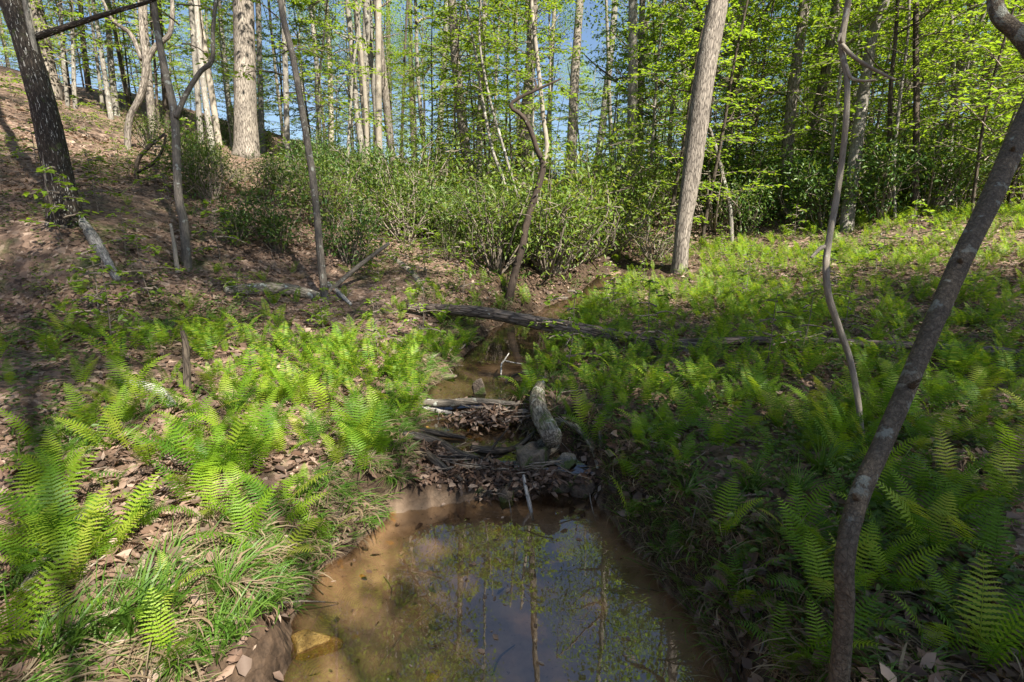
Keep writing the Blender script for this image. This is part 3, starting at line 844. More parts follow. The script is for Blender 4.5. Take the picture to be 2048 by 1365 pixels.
# the near, lichen-banded sapling that leans out of the frame and back
def near_sapling():
    D = 1.70
    pix = [(1692, 1365), (1688, 1240), (1690, 1120), (1716, 1000), (1768, 880), (1812, 780), (1858, 670), (1918, 530), (1972, 420), (2020, 310), (2062, 215), (2085, 150), (2066, 105), (2030, 62), (2000, 35), (1990, -10), (2000, -120), (2030, -300)]
    w = [35, 35, 36, 38, 40, 41, 44, 49, 54, 56, 56, 56, 52, 49, 46, 44, 40, 36]
    pts = [at(px, py, D + .0012 * max(0, 1100 - py)) for px, py in pix]
    b = np.array([pts[0][0], pts[0][1], H(pts[0][0], pts[0][1])])
    lab = "near leaning sapling banded with white lichen crossing the right bank"
    root = empty("lichen_sapling", b, lab, "tree")
    g = Geo()
    pts = [b - np.array([0, 0, .12])] + [p for p in pts[1:] if p[2] > b[2] + .02]
    w = w[-(len(pts) - 1):]; w = [w[0] * 1.1] + w
    top = pts[-1]; d = np.array([.1, -.05, 1.0])
    for i in range(3):
        pts.append(pts[-1] + d * .8); w.append(w[-1] * .8)
    add_tube(g, np.array(pts) - b, [x / 2 * D / FPX for x in w], 20, 90, flare=.15, seed=5, bump=.05)
    obj("trunk", g.mesh("trunk", [M["bark_lichen"]]), root)
    kg_ = np.random.default_rng(8)
    for k in (3, 5, 7, 9):
        q = np.array(pts[k]) - b; d = unit(np.array([kg_.uniform(-1, .2), -.6, kg_.uniform(.2, .6)]))
        g = Geo(); add_tube(g, [q, q + d * .05, q + d * kg_.uniform(.075, .12)], [.018, .013, .005], 7, 8)
        obj("knot", g.mesh("knot", [M["bark_lichen"]]), root)
    obj("crown", SPRAY_THIN[1], root, np.array(pts[-1]) - b - np.array([0, 0, 1.2]), (0, 0, 1.0), 1.0)
    landmark("the banded sapling", b)
near_sapling()
def hanging_vine():
    D = 3.9
    pix = [(1728, 885), (1716, 800), (1700, 720), (1676, 650), (1657, 590), (1652, 530), (1660, 470), (1672, 400), (1684, 320), (1692, 240), (1694, 160), (1683, 90), (1692, 30), (1700, -30), (1704, -160)]
    w = [10, 11, 12, 13, 13, 13, 12, 12, 11, 11, 10, 12, 12, 11, 9]
    pts = [at(px, py, D) for px, py in pix]
    b = ground_at(*pix[0]); D = depth_of(b)
    pts = [at(px, py, D + .04 * math.sin(py * .02)) for px, py in pix]; pts[0] = b - np.array([0, 0, .05])
    root = empty("dead_sapling", b, "pale dead wavy stem standing before the grey trunk, taller than the frame", "sapling")
    g = Geo(); add_tube(g, np.array(pts) - b, [x / 2 * D / FPX for x in w], 10, 70, flare=0, seed=9)
    obj("stem", g.mesh("stem", [M["bark_pale"]]), root)
    for lp, lw in [([(1684, 90), (1705, 112), (1735, 132), (1765, 148), (1790, 160)], [9, 8, 7, 6, 4]), ([(1692, 130), (1702, 155), (1725, 162), (1752, 160)], [7, 6, 6, 4]),
                   ([(1655, 492), (1640, 498), (1622, 516)], [9, 8, 5]), ([(1683, 86), (1680, 70), (1676, 84)], [8, 7, 4])]:
        g = Geo(); add_tube(g, [at(x, y, D - .03 * i) - b for i, (x, y) in enumerate(lp)], [x / 2 * D / FPX for x in lw], 8, len(lp) * 5)
        obj("twig", g.mesh("twig", [M["bark_pale"]]), root)
    landmark("the pale dead stem", b)
hanging_vine()

# ------------------------------------------------------------------ background trees (copies)
def trunk_variant(seed, hgt, r0):
    r = np.random.default_rng(seed); random.seed(seed)
    g = Geo(); p = [np.array([0, 0, -.3])]; d = np.array([r.normal(0, .04), r.normal(0, .04), 1.0])
    n = 9
    for i in range(n):
        d = unit(d + r.normal(0, .035, 3) + np.array([0, 0, .05])); p.append(p[-1] + d * (hgt + .3) / n)
    add_tube(g, p, np.linspace(r0, r0 * .3, n + 1), 9, 40, flare=.25, seed=seed)
    for k in range(5):
        z = r.uniform(.25, .8); i = int(z * n); az = r.uniform(0, 6.28)
        L = r.uniform(.5, 1.6) * min(1, hgt / 8); q = p[i]
        add_tube(g, [q, q + np.array([math.cos(az), math.sin(az), .35]) * L * .5, q + np.array([math.cos(az), math.sin(az), .6]) * L], [min(.022, r0 * .4), min(.014, r0 * .3), min(.005, r0 * .15)], 4, 6, cap=False)
    return g, p
TRUNKS = []
for s, (h, r0, m) in enumerate([(17, .16, "bark_grey"), (18, .20, "bark_oak"), (15, .11, "bark_grey"), (16, .13, "bark_grey"), (14, .09, "bark_pale"), (19, .17, "bark_oak")]):
    g, p = trunk_variant(400 + s, h, r0); TRUNKS.append((g.mesh("trunk", [M[m]]), h, p, {"bark_grey": "grey", "bark_oak": "brown", "bark_dark": "dark", "bark_pale": "pale"}[m]))
STEMS = []
for s in range(4):
    g, p = trunk_variant(450 + s, 6.2, .035 + .008 * s); STEMS.append((g.mesh("stem", [M["bark_grey" if s % 2 else "bark_dark"]]), 6.2, p, "grey" if s % 2 else "dark"))

TREE_LM = {}
def side_phrase(p, table, used):
    """words for where a plant stands: by the nearest landmarks in the picture's breadth"""
    return ""
used_labels = {}
def unique(lab):
    used_labels[lab] = used_labels.get(lab, 0) + 1
    return lab
def near_words(p, k=2, far=False):
    q = np.asarray(p)[:2]
    if far:                       # judged by bearing, as seen past a landmark
        a = math.atan2(q[0], q[1])
        ks = sorted(LANDMARKS, key=lambda n: abs(math.atan2(LANDMARKS[n][0], LANDMARKS[n][1]) - a))
    else:
        ks = sorted(LANDMARKS, key=lambda n: np.linalg.norm(LANDMARKS[n] - q))
    return [k_[4:] for k_ in ks[:k]]

placed = []
def free(x, y, dmin):
    return all((x - a) ** 2 + (y - b) ** 2 > dmin * dmin for a, b in placed)
n_bg = 0
r = np.random.default_rng(77)
tries = 0
while n_bg < 105 and tries < 6000:
    tries += 1
    y = 17 + 48 * r.uniform() ** 1.25
    x = r.uniform(-1.12, 1.12) * y
    b = x / y
    if b < -.30 and r.uniform() < .6: continue
    if not free(x, y, 1.7): continue
    placed.append((x, y))
    z = H(x, y)
    me, h, p, tone = TRUNKS[r.integers(len(TRUNKS))]
    s = r.uniform(.8, 1.25)
    ks = near_words((x, y), 2, far=True)
    size = "slim" if me.name.startswith("x") or s < .92 else ("stout" if s > 1.12 else "medium")
    how = "distant" if y > 42 else ("midway" if y > 28 else "nearer")
    root = empty("background_tree", (x, y, z), f"{size} {tone} {how} trunk between {ks[0]} and {ks[1]}", "tree", "trunks of the forest behind the creek", r.uniform(0, 6.28))
    obj("trunk", me, root, scale=s)
    ci = r.integers(len(CANOPY))
    if b < -.05: lowk = .80
    elif b < .22: lowk = .85
    else: lowk = r.uniform(.45, .8)
    q = p[min(9, int(lowk * 9))]
    cs_ = r.uniform(.85, 1.25) * (.72 if -.12 < b < .2 else 1)
    obj("crown", CANOPY[ci if b < 0 or r.uniform() < .5 else 4 + ci % 2], root, tuple(np.array(q) * s), (0, 0, r.uniform(0, 6.28)), float(cs_))
    n_bg += 1
# understory trees
n_us = 0; tries = 0
KEY = [tuple(ground_at(*q)[:2]) for q in [(1138, 412), (1572, 432), (1692, 462), (1358, 545), (494, 312), (733, 335), (759, 380), (1015, 595)]]
while n_us < 190 and tries < 6000:
    tries += 1
    y = 11.5 + 34 * r.uniform() ** 1.2
    b = r.uniform(-1.0, 1.1)
    x = b * y
    if b < -.42 and (r.uniform() < .5 or y < 19): continue
    if -.42 <= b < -.12 and r.uniform() < .4: continue
    if abs(b - .35) < .06 and y < 14: continue
    if y < 14 and b < .3: continue
    if any(y < yk + .6 and abs(x / y - xk / yk) * y < 1.5 for xk, yk in KEY): continue
    if not free(x, y, .9): continue
    placed.append((x, y))
    k = r.integers(4); me, h, p, tone = STEMS[k]
    s = r.uniform(.8, 1.45)
    ks = near_words((x, y), 2, far=True)
    how = "distant" if y > 30 else ("midway" if y > 20 else "nearer")
    size = "low" if s < 1.0 else ("tall" if s > 1.25 else "middling")
    root = empty("understory_tree", (x, y, H(x, y)), f"{size} {how} leafy {tone}-stemmed tree behind {ks[0]} and {ks[1]}", "tree", "leafy young trees under the forest canopy", r.uniform(0, 6.28))
    obj("trunk", me, root, scale=s)
    obj("crown", SPRAY[r.integers(len(SPRAY))], root, (0, 0, 0), (0, 0, r.uniform(0, 6.28)), float(s))
    n_us += 1

for i, (px, py, sc_, lab) in enumerate([(925, 415, 1.15, "fresh-leaved young tree above the sunny creek bend"), (1062, 430, 1.1, "bright-leaved young tree directly behind the crooked sapling"), (1235, 400, 1.25, "bright-leaved young tree rising out of the golden shrubs"),
        (1300, 395, 1.35, "yellow-green young tree just before the big leaning trunk"), (1490, 425, 1.2, "leafy young tree past the bare sapling leaning on the big trunk"), (1645, 440, 1.3, "leafy young tree between the straight stout trunk and the pale dead stem"), (1770, 430, 1.3, "leafy young tree past the vine-hung grey trunk"), (690, 400, 1.0, "leafy young tree on the slope before the straight grey trunk")]):
    q = ground_at(px, py); placed.append((q[0], q[1])); me, h, p, tone = STEMS[i % 4]
    root = empty("understory_tree", q, lab, "tree", "leafy young trees under the forest canopy", i * 1.1)
    obj("trunk", me, root, scale=sc_); obj("crown", SPRAY[i % 4], root, (0, 0, .5), (0, 0, i * .7), sc_)

# unseen trees added behind and beside the camera, placed to shade the banks
SHADE_AT = [(2.9, 2.4, 11), (4.3, 3.2, 12), (5.3, 5.1, 12), (2.4, 6.5, 13), (4.3, 6.9, 11), (6.6, 6.4, 12), (2.2, 1.3, 12), (1.1, 6.4, 14), (6.3, 3.4, 10), (8.6, 7.6, 12), (.3, 8.2, 12), (5.9, 8.3, 13), (1.5, 4.0, 12), (1.35, 2.5, 13), (1.9, 1.5, 12),
            (-4.0, 7.4, 17), (-5.3, 5.6, 16), (-6.2, 7.0, 20), (-7.4, 9.4, 21), (-5.6, 8.8, 19), (-8.9, 8.8, 21), (-9.8, 10.8, 22), (-5.9, 10.6, 20), (-7.8, 12.0, 22), (-3.4, 9.3, 18), (-4.4, 3.9, 15)]
for i, (tx, ty, hz) in enumerate(SHADE_AT):
    k = hz / TO_SUN[2]
    x, y = tx + TO_SUN[0] * k, ty + TO_SUN[1] * k
    if y > -1.0 and abs(x) < y * 1.3 + 1.5: continue
    me, h, p, tone = TRUNKS[(0, 2, 3, 4)[i % 4]]
    z = H(x, y)
    ks = (hz + H(tx, ty) - z) / p[7][2]
    root = empty("added_shade_tree", (x, y, z), "unseen leafy tree added behind the viewer to shade the creek banks", "tree", "unseen trees added behind the viewer for shade")
    obj("trunk", me, root, scale=(.4, .4, ks))
    obj("crown", SHADE[i % 3], root, (p[7][0] * .4, p[7][1] * .4, p[7][2] * ks), (0, 0, i * 1.3), 1.0)

# ------------------------------------------------------------------ logs, branches, rocks
def log(name, label, pix, widths, mat, cat="log", lift=.5, sides=14, lm=None, n=None, stubs=(), group=None, zoff=0.0, rise=None):
    """lies on the ground along the given track"""
    pts, rad = [], []
    for i, ((px, py), w) in enumerate(zip(pix, widths)):
        q = ground_at(px, py); D = depth_of(q); r_ = w / 2 * D / FPX
        q = q + np.array([0, 0, r_ * lift + zoff + (rise[i] if rise else 0)])
        pts.append(q); rad.append(r_)
    b = pts[0].copy()
    root = empty(name, b, label, cat, group)
    g = Geo(); add_tube(g, np.array(pts) - b, rad, sides, n or len(pts) * 8, bump=.09, seed=int(pix[0][0]))
    obj("stem", g.mesh("stem", [M[mat]]), root)
    for (p0, d, L, r0) in stubs:
        g = Geo(); q = np.array([np.interp(p0 * (len(pts) - 1), range(len(pts)), np.array(pts)[:, c]) for c in range(3)]) - b
        add_tube(g, [q, q + np.array(d) * L * .6, q + np.array(d) * L + np.array([0, 0, .02])], [r0, r0 * .8, r0 * .4], 7, 8)
        obj("branch_stub", g.mesh("branch_stub", [M[mat]]), root)
    if lm: landmark(lm, np.mean(np.array(pts), axis=0))
    return root
def free_log(name, label, P, rad, mat, cat="branch", sides=12, lm=None, n=None, stubs=(), group=None):
    P = np.array(P, float); b = P[0].copy()
    root = empty(name, b, label, cat, group)
    g = Geo(); add_tube(g, P - b, rad, sides, n or len(P) * 8, bump=.10, seed=int(abs(b[0]) * 1000))
    obj("stem", g.mesh("stem", [M[mat]]), root)
    for lp, lr in stubs:
        g = Geo(); add_tube(g, np.array(lp, float) - b, lr, 7, len(lp) * 5)
        obj("side_twig", g.mesh("side_twig", [M[mat]]), root)
    if lm: landmark(lm, P.mean(axis=0))
    return root
# the log bridging the creek: its ends rest on both banks
a = ground_at(822, 628); c = ground_at(1310, 700)
Da, Dc = depth_of(a), depth_of(c)
tr = [(818, 614), (870, 618), (930, 622), (990, 630), (1050, 641), (1115, 653), (1180, 665), (1240, 676), (1300, 688), (1400, 704)]
P = [at(px, py, Da + (Dc - Da) * (px - 818) / 512.0) for px, py in tr]
rr = [w / 2 * (Da + (Dc - Da) * i / 9) / FPX for i, w in enumerate([14, 20, 22, 23, 24, 26, 28, 30, 32, 32])]
st = [([P[5], P[5] + np.array([-.12, -.05, .05]), P[5] + np.array([-.30, .0, .10])], [.06, .045, .02])]
free_log("fallen_log", "long grey-brown fallen log bridging the creek from bank to bank", P, rr, "bark_log", "log", 18, "the fallen log", 70, st)
log("fallen_log", "second fallen log lying half buried in ferns along the right bank", [(1345, 702), (1450, 700), (1560, 700), (1700, 705), (1850, 714), (1990, 722), (2047, 730)], [14, 16, 17, 17, 18, 18, 16], "bark_log", lm="the fern-buried log", n=50, lift=2.2)
log("weathered_log", "silvery weathered log lying on the slope below the leaning tree", [(163, 447), (190, 490), (215, 530), (237, 566)], [16, 22, 17, 12], "wood_grey", lift=.7, lm="the silvery log", stubs=[(.35, (.3, -.2, .35), .25, .03)])
log("fallen_branch", "curved pale branch lying in leaf litter among the left ferns", [(240, 772), (285, 778), (320, 792), (346, 820)], [13, 19, 21, 16], "wood_grey", "branch", .7, lm="the curved pale branch")
log("fallen_branch", "thick mottled branch lying beside the lowest left ferns", [(52, 1196), (90, 1145), (130, 1090), (168, 1048), (186, 1030)], [24, 28, 28, 28, 22], "bark_mossy", "branch", .7, lm="the mottled branch", sides=18)
log("fallen_log", "low mossy log lying in shade before the slender lichen-spotted tree", [(450, 590), (520, 588), (580, 590), (640, 600)], [20, 26, 26, 18], "bark_mossy", lm="the low mossy log", lift=.6)
a = ground_at(655, 585); D = depth_of(a)
free_log("dead_branch", "dead branch propped up on the slope past the slender tree", [a + np.array([0, 0, .0]), at(690, 556, D + .2), at(730, 523, D + .35), at(778, 487, D + .5)], [.036, .04, .04, .034], "bark_mid", lm="the propped dead branch")
log("dead_branch", "short pale branch lying below the propped dead branch", [(656, 572), (678, 590), (702, 612)], [9, 9, 6], "wood_grey", "branch", .8)
log("fallen_log", "pale half-buried root log on the sunny bank of the creek bend", [(770, 505), (805, 530), (830, 552), (845, 580)], [9, 14, 14, 9], "bark_pale", lift=-.3, lm="the half-buried root log")
a = ground_at(356, 548); D = depth_of(a)
free_log("dead_stick", "thin pale stick standing upright beside the forked grey tree", [a, at(350, 500, D), at(341, 448, D)], [.035, .028, .018], "bark_pale", "stick")
a = ground_at(373, 790); D = depth_of(a)
free_log("broken_stem", "short broken grey stem standing among the left ferns", [a - np.array([0, 0, .05]), at(374, 740, D), at(371, 690, D), at(364, 662, D)], [.032, .030, .026, .015], "bark_dark", "stem")

# creek debris
def PZ(px, py, z):
    d = ray(px, py); t = (z - CAM[2]) / d[2]
    return CAM + d * t
free_log("lichen_log", "short thick lichen-covered log pointing down the creek above the dam", [PZ(1082, 768, .0), PZ(1074, 800, -.01), PZ(1082, 832, -.03), PZ(1094, 856, -.045), PZ(1105, 878, -.06)], [.045, .078, .084, .086, .084], "bark_mossy", "log", 20, "the short lichen log", 40,
         [([PZ(1082, 772, .0), PZ(1086, 760, .03), PZ(1092, 752, .06)], [.045, .03, .006])])
free_log("wet_branch", "dark curved wet branch lying across the dam beside the ferns", [PZ(805, 868, -.05), PZ(845, 876, -.10), PZ(880, 888, -.15), PZ(910, 905, -.20), PZ(945, 916, -.22), PZ(985, 922, -.22)], [.03, .038, .038, .036, .03, .012], "bark_wet", "branch", 12, "the dark curved branch", 50,
         [([PZ(960, 920, -.22), PZ(980, 918, -.20), PZ(996, 912, -.16)], [.014, .010, .005])])
free_log("wet_branch", "short dark branch lying in the creek above the curved one", [PZ(840, 862, -.2), PZ(880, 868, -.22), PZ(930, 876, -.24)], [.03, .03, .015], "bark_wet", "branch")
free_log("creek_branch", "smooth tan branch lying across the creek at the leaf dam", [PZ(846, 806, -.14), PZ(890, 807, -.14), PZ(945, 803, -.13), PZ(1030, 808, -.12)], [.04, .042, .038, .022], "bark_mid", "branch", 12, "the tan creek branch", 40)
free_log("forked_twig", "bare forked twig sticking up out of the upper creek", [PZ(1002, 752, -.18), PZ(1003, 730, -.09), PZ(1008, 722, -.05), PZ(1018, 707, .0)], [.010, .010, .010, .006], "wood_grey", "twig", 6, None, 16, [([PZ(1010, 722, -.05), PZ(1028, 726, -.06), PZ(1045, 728, -.06)], [.009, .007, .004])])
free_log("dark_stick", "thin dark stick lying in the upper creek by the forked twig", [PZ(1010, 765, -.16), PZ(1030, 750, -.12), PZ(1060, 742, -.10), PZ(1090, 738, -.06)], [.012, .013, .011, .006], "bark_wet", "stick", 6)
free_log("standing_stick", "grey stick standing against the right bank of the pool", [PZ(1212, 990, -.47), PZ(1208, 930, -.28), PZ(1203, 890, -.15), PZ(1199, 862, -.06)], [.020, .022, .020, .018], "bark_grey", "stick", 8)
free_log("dipping_stick", "pale stick sloping from the boulder into the pool", [PZ(1066, 1042, -.50), PZ(1058, 1005, -.40), PZ(1050, 970, -.30), PZ(1047, 950, -.24)], [.012, .016, .014, .010], "wood_grey", "stick", 8)
free_log("sunken_twig", "dark twig lying on the sandy bed of the pool", [PZ(985, 1350, -.58), PZ(1000, 1315, -.58), PZ(1030, 1290, -.58)], [.004, .005, .003], "bark_wet", "twig", 5)

def rock(name, label, c, size, mat, seed=0, rot=0, cat="rock", sub=3, rough=.16, lm=None, ang=False):
    import bmesh
    bm = bmesh.new()
    bmesh.ops.create_icosphere(bm, subdivisions=sub, radius=1.0)
    r = np.random.default_rng(seed)
    V = np.array([v.co[:] for v in bm.verts])
    planes = unit(r.normal(0, 1, (9, 3))); off = r.uniform(.62, .92, 9) if not ang else r.uniform(.38, .75, 9)
    for n_, o_ in zip(planes, off):
        d = V @ n_ - o_
        V = np.where(d[:, None] > 0, V - n_ * d[:, None] * (.98 if ang else .85), V)
    for k in range(5):
        dirv = unit(r.normal(0, 1, 3)); V = V * (1 + rough * .4 * np.sin(V @ dirv * (3 + 2.2 * k) + r.uniform(0, 6))[:, None] / (1 + .5 * k))
    V = V * np.array(size)
    for v, q in zip(bm.verts, V): v.co = q
    me = bpy.data.meshes.new(name); bm.to_mesh(me); bm.free()
    for p in me.polygons: p.use_smooth = True
    me.materials.append(M[mat])
    o = obj(name, me, None, c, (0, 0, rot))
    tag(o, label, cat)
    if lm: landmark(lm, c)
    return o
q = PZ(1062, 955, -.33)
rock("dam_boulder", "mossy tan boulder wedged in the dam above the pool", (q[0] + .02, q[1] + .16, -.34), (.18, .32, .27), "rock_mossy", 3, -.35, "boulder", 4, rough=.32, lm="the dam boulder", ang=True)
q = PZ(1120, 965, -.36)
rock("dam_boulder", "dark mossy stone at the dam's end under the standing stick", (q[0] + .02, q[1] + .12, -.40), (.18, .17, .15), "rock_mossy", 8, .4, "boulder", 4)
q = PZ(1128, 922, -.22)
rock("stone", "grey lichen-spotted stone resting on the dam under the lichen log", (q[0], q[1] + .05, -.26), (.11, .09, .08), "rock_grey", 5, .2, "stone", 4, ang=True)
q = PZ(958, 778, -.12)
rock("upright_stone", "upright dark stone standing in the creek behind the leaf dam", (q[0], q[1], -.14), (.085, .07, .16), "rock_brown", 12, .3, "stone", 4, lm="the upright stone", ang=True)
q = PZ(905, 775, -.16)
rock("flat_stone", "flat wet stone in the upper creek beside the upright stone", (q[0] - .15, q[1] + .45, -.17), (.17, .08, .05), "rock_brown", 14, .1, "stone", 3)
q = PZ(618, 1296, -.50)
rock("yellow_rock", "yellow ochre rock breaking the surface at the pool's edge", (q[0], q[1], -.525), (.17, .11, .11), "rock_yellow", 27, .5, "rock", 4, rough=.08, lm="the yellow rock", ang=True)
q = PZ(722, 1164, -.58)
rock("orange_stone", "small orange stone under shallow water by the grassy bank", (q[0], q[1], -.56), (.045, .03, .025), "rock_orange", 22, .3, "stone", 3)
q = PZ(692, 1178, -.58)
rock("orange_stone", "flat pale orange stone next to the small orange one", (q[0], q[1], -.58), (.06, .03, .02), "rock_orange", 23, .9, "stone", 3)
q = PZ(700, 1320, -.60)
rock("sunken_stone", "dull yellow stone on the pool bed at the very bottom edge", PZ(865, 1356, -.6), (.05, .03, .02), "rock_yellow", 24, .9, "stone", 3)
rt = np.random.default_rng(15)
for i, (tr_, lab) in enumerate([([(1100, 905), (1065, 935), (1035, 975), (1020, 1000)], "thick mossy rotten root sloping off the dam boulder into the pool"), ([(835, 900), (860, 930), (895, 950), (925, 985)], "gnarled root hanging down the fern end of the dam"), ([(945, 905), (985, 915), (1030, 905), (1070, 880)], "gnarled root lying along the top of the dam"),
        ([(1110, 850), (1150, 870), (1185, 905), (1195, 960)], "root curling out of the bank below the lichen log"), ([(925, 845), (960, 850), (1000, 838), (1040, 815)], "knotted root under the leaf heap at the upper dam"), ([(840, 820), (870, 832), (915, 838), (950, 856)], "pale broken root below the tan creek branch"), ([(860, 722), (895, 712), (925, 700), (950, 668)], "bare root exposed along the upper creek bank")]):
    P_ = []
    for j, (px, py) in enumerate(tr_):
        q = ground_at(px, py); P_.append(q + np.array([0, 0, .03 + .03 * (j % 2)]))
    r0 = [.095, .036, .034, .028, .03, .022, .018][i]
    free_log("root", lab, P_, [r0, r0 * .95, r0 * .8, r0 * .45], ["bark_mossy", "bark_wet", "bark_dark", "bark_mossy", "twig", "wood_grey", "twig"][i], "root", 9, None, 28,
             [([P_[1], P_[1] + rt.normal(0, .05, 3) + np.array([0, -.03, .03]), P_[1] + rt.normal(0, .1, 3) + np.array([0, -.08, .05])], [r0 * .5, r0 * .35, r0 * .12])])
gs = np.random.default_rng(5)
for i, (px, py, z, sz, mt, lab) in enumerate([(820, 990, -.42, (.14, .09, .11), "rock_brown", "dark earthy clod at the fern end of the lower dam"), (900, 985, -.44, (.13, .08, .09), "rock_mossy", "black mossy stone at the waterline under the curved branch"), (965, 985, -.42, (.11, .08, .11), "rock_mossy", "mossy stone in the middle of the lower dam face"),
        (1010, 992, -.42, (.10, .08, .10), "rock_mossy", "mossy stone tucked beside the dam boulder"), (868, 935, -.32, (.09, .07, .06), "rock_grey", "grey stone caught under the dark curved branch"), (1165, 985, -.42, (.11, .09, .10), "rock_brown", "brown stone at the foot of the standing stick"), (930, 955, -.34, (.12, .07, .07), "rock_brown", "brown slab capping the lower dam")]):
    q = PZ(px, py, z)
    rock("dam_stone", lab, (q[0], q[1] + .03, z), sz, mt, 60 + i, gs.uniform(0, 6), "stone", 3, rough=.3)
for i in range(16):
    x = gs.uniform(-.85, -.2); y = gs.uniform(4.0, 4.75)
    s = gs.uniform(.018, .04)
    o = rock("pebble", f"pebble", (x, y, H(x, y) + s * .3), (s * 1.3, s, s * .6), "rock_orange" if i % 3 else "rock_brown", 40 + i, gs.uniform(0, 6), "pebble", 2)
    o["group"] = "pebbles in the orange riffle"; o["label"] = "rusty pebble in the shallow orange riffle between the two dams"
exec_order_marker = True
landmark("the pool", (-1.3, 2.4)); landmark("the shaded pool edge", (1.25, 2.5)); landmark("the creek bend", (.9, 8.2)); landmark("the dam", (-.95, 4.0))

# ------------------------------------------------------------------ shrubs
def shrub(px, py, kind, s, label, group=None, pos=None):
    b = ground_at(px, py) if pos is None else pos
    var = SHRUB[kind][int(abs(px) + abs(py)) % len(SHRUB[kind])]
    root = empty("shrub", b, label, "shrub", group, random.uniform(0, 6.28))
    obj("stems", var[0], root, scale=s); obj("foliage", var[1], root, scale=s)
    return root
for px, py, kind, s, lab in [
    (560, 505, "laurel", .85, "dark glossy laurel shrub below the thick upright oak"),
    (700, 530, "laurel", .95, "dark laurel shrub behind the propped dead branch"),
    (470, 490, "laurel", .7, "dark laurel clump between the forked grey tree and the slender tree"),
    (720, 430, "laurel", 1.2, "tall green laurel at the foot of the straight grey trunk"),
    (800, 470, "brush", 1.2, "tangled bare-twigged brush under the pinkish pine trunk"),
    (860, 480, "brush", 1.1, "twiggy brush hanging over the leafy creek bank"),
    (900, 500, "brush", 1.0, "low twiggy brush above the sunny creek bend"),
    (950, 470, "brush", 1.2, "olive brush behind the sunny ferns of the bend"),
    (1000, 480, "brush", 1.1, "olive brush beside the crooked sapling's foot"),
    (1120, 545, "brush", 1.2, "overhanging brush on the creek's outer bend past the crooked sapling"),
    (1170, 520, "brush", 1.3, "thick leafy brush over the creek behind the log"),
    (1230, 500, "gold", 1.2, "golden-green shrub nearest the big leaning trunk, lower of two"),
    (1270, 455, "gold", 1.4, "bright golden shrub beside the big leaning trunk, upper of two"),
    (1190, 455, "gold", 1.3, "golden-green shrub under the stout sunlit trunk"),
    (1310, 520, "brush", 1.0, "low brush against the root of the big leaning trunk"),
    (1330, 440, "gold", 1.2, "yellowish shrub directly behind the big leaning trunk"),
    (1440, 430, "laurel", 1.5, "dark shrub behind the bare leaning sapling"),
    (1510, 440, "laurel", 1.5, "dark laurel between the big leaning trunk and the straight stout trunk"),
    (1600, 450, "laurel", 1.4, "dark green shrub past the straight stout trunk"),
    (1650, 460, "laurel", 1.2, "shrub at the foot of the vine-hung grey trunk"),
    (1760, 440, "laurel", 1.5, "leafy shrub behind the pale dead stem"),
    (1850, 430, "laurel", 1.5, "deep green shrub in the shade behind the banded sapling"),
    (1940, 420, "laurel", 1.4, "shaded shrub high on the right slope"),
    (620, 420, "laurel", 1.0, "shrub on the ridge between the oak and the slender tree"),
    (540, 400, "brush", .9, "sparse brush right below the thick upright oak"),
    (420, 400, "brush", 1.0, "sparse brush on the slope past the forked grey tree"),
    (300, 300, "gold", .8, "small pale shrub behind the peeling forked tree")]:
    shrub(px, py, kind, s, lab)
r = np.random.default_rng(91); n = 0; tries = 0
while n < 210 and tries < 9000:
    tries += 1
    y = 10.8 + 21 * r.uniform() ** 1.3; b = r.uniform(-.62, 1.05); x = b * y
    if b < -.45 and r.uniform() < .6: continue
    if b > .17 and y < 12.5: continue
    if b > .3 and r.uniform() < .45: continue
    if b > .55 and y < 13.5: continue
    if b > .2 and b < .6 and y < 14: continue
    if creek_dist(np.array([x]), np.array([y]))[0][0] < .9: continue
    if not free(x, y, .75): continue
    placed.append((x, y))
    kind = "laurel" if (b > .3 or b < -.3) and r.uniform() < .45 else ("brush" if r.uniform() < .5 else "gold")
    s = r.uniform(.55, 1.85)
    if b < -.28:
        if r.uniform() < .7: continue
        s *= .62
    elif b < -.02:
        if r.uniform() < .42: continue
        s *= .78
    ks = near_words((x, y), 2, far=True)
    word = {"laurel": "dark glossy", "brush": "twiggy olive", "gold": "yellow-green"}[kind]
    size = "small" if s < .8 else "low" if s < 1.15 else ("tall" if s > 1.45 else "rounded")
    shrub(int(r.integers(99)), 0, kind, float(s), f"{size} {word} shrub behind {ks[0]} and {ks[1]}", "shrubs of the thicket", np.array([x, y, H(x, y)]))
    n += 1

# small leafy seedlings on the slope and the banks
SEED = [spray_mesh("seedling_leaves", 260 + i, H0=.12, H1=.75, reach=.42, nb=9, tw=3, lp=4, leaf=.07) for i in range(3)]
g, p_ = trunk_variant(470, .8, .008)
SEED_STEM = g.mesh("seedling_stem", [M["twig"]])
r = np.random.default_rng(97); n = 0; tries = 0
while n < 90 and tries < 4000:
    tries += 1
    y = 4.5 + 13 * r.uniform(); b = r.uniform(-1.0, 1.0); x = b * y
    if b > -.1 and r.uniform() < .6: continue
    e = creek_dist(np.array([x]), np.array([y]))
    if e[0][0] - e[1][0] < .5 or not free(x, y, .4): continue
    placed.append((x, y))
    s = float(r.uniform(.5, 1.4)); ks = near_words((x, y), 2)
    size = "tiny" if s < .75 else ("knee-high" if s < 1.1 else "waist-high")
    t = empty("seedling", (x, y, H(x, y)), f"{size} leafy seedling between {ks[0]} and {ks[1]}", "seedling", "leafy seedlings on the forest floor", r.uniform(0, 6.28))
    obj("stem", SEED_STEM, t, scale=s); obj("foliage", SEED[int(r.integers(3))], t, scale=s)
    n += 1

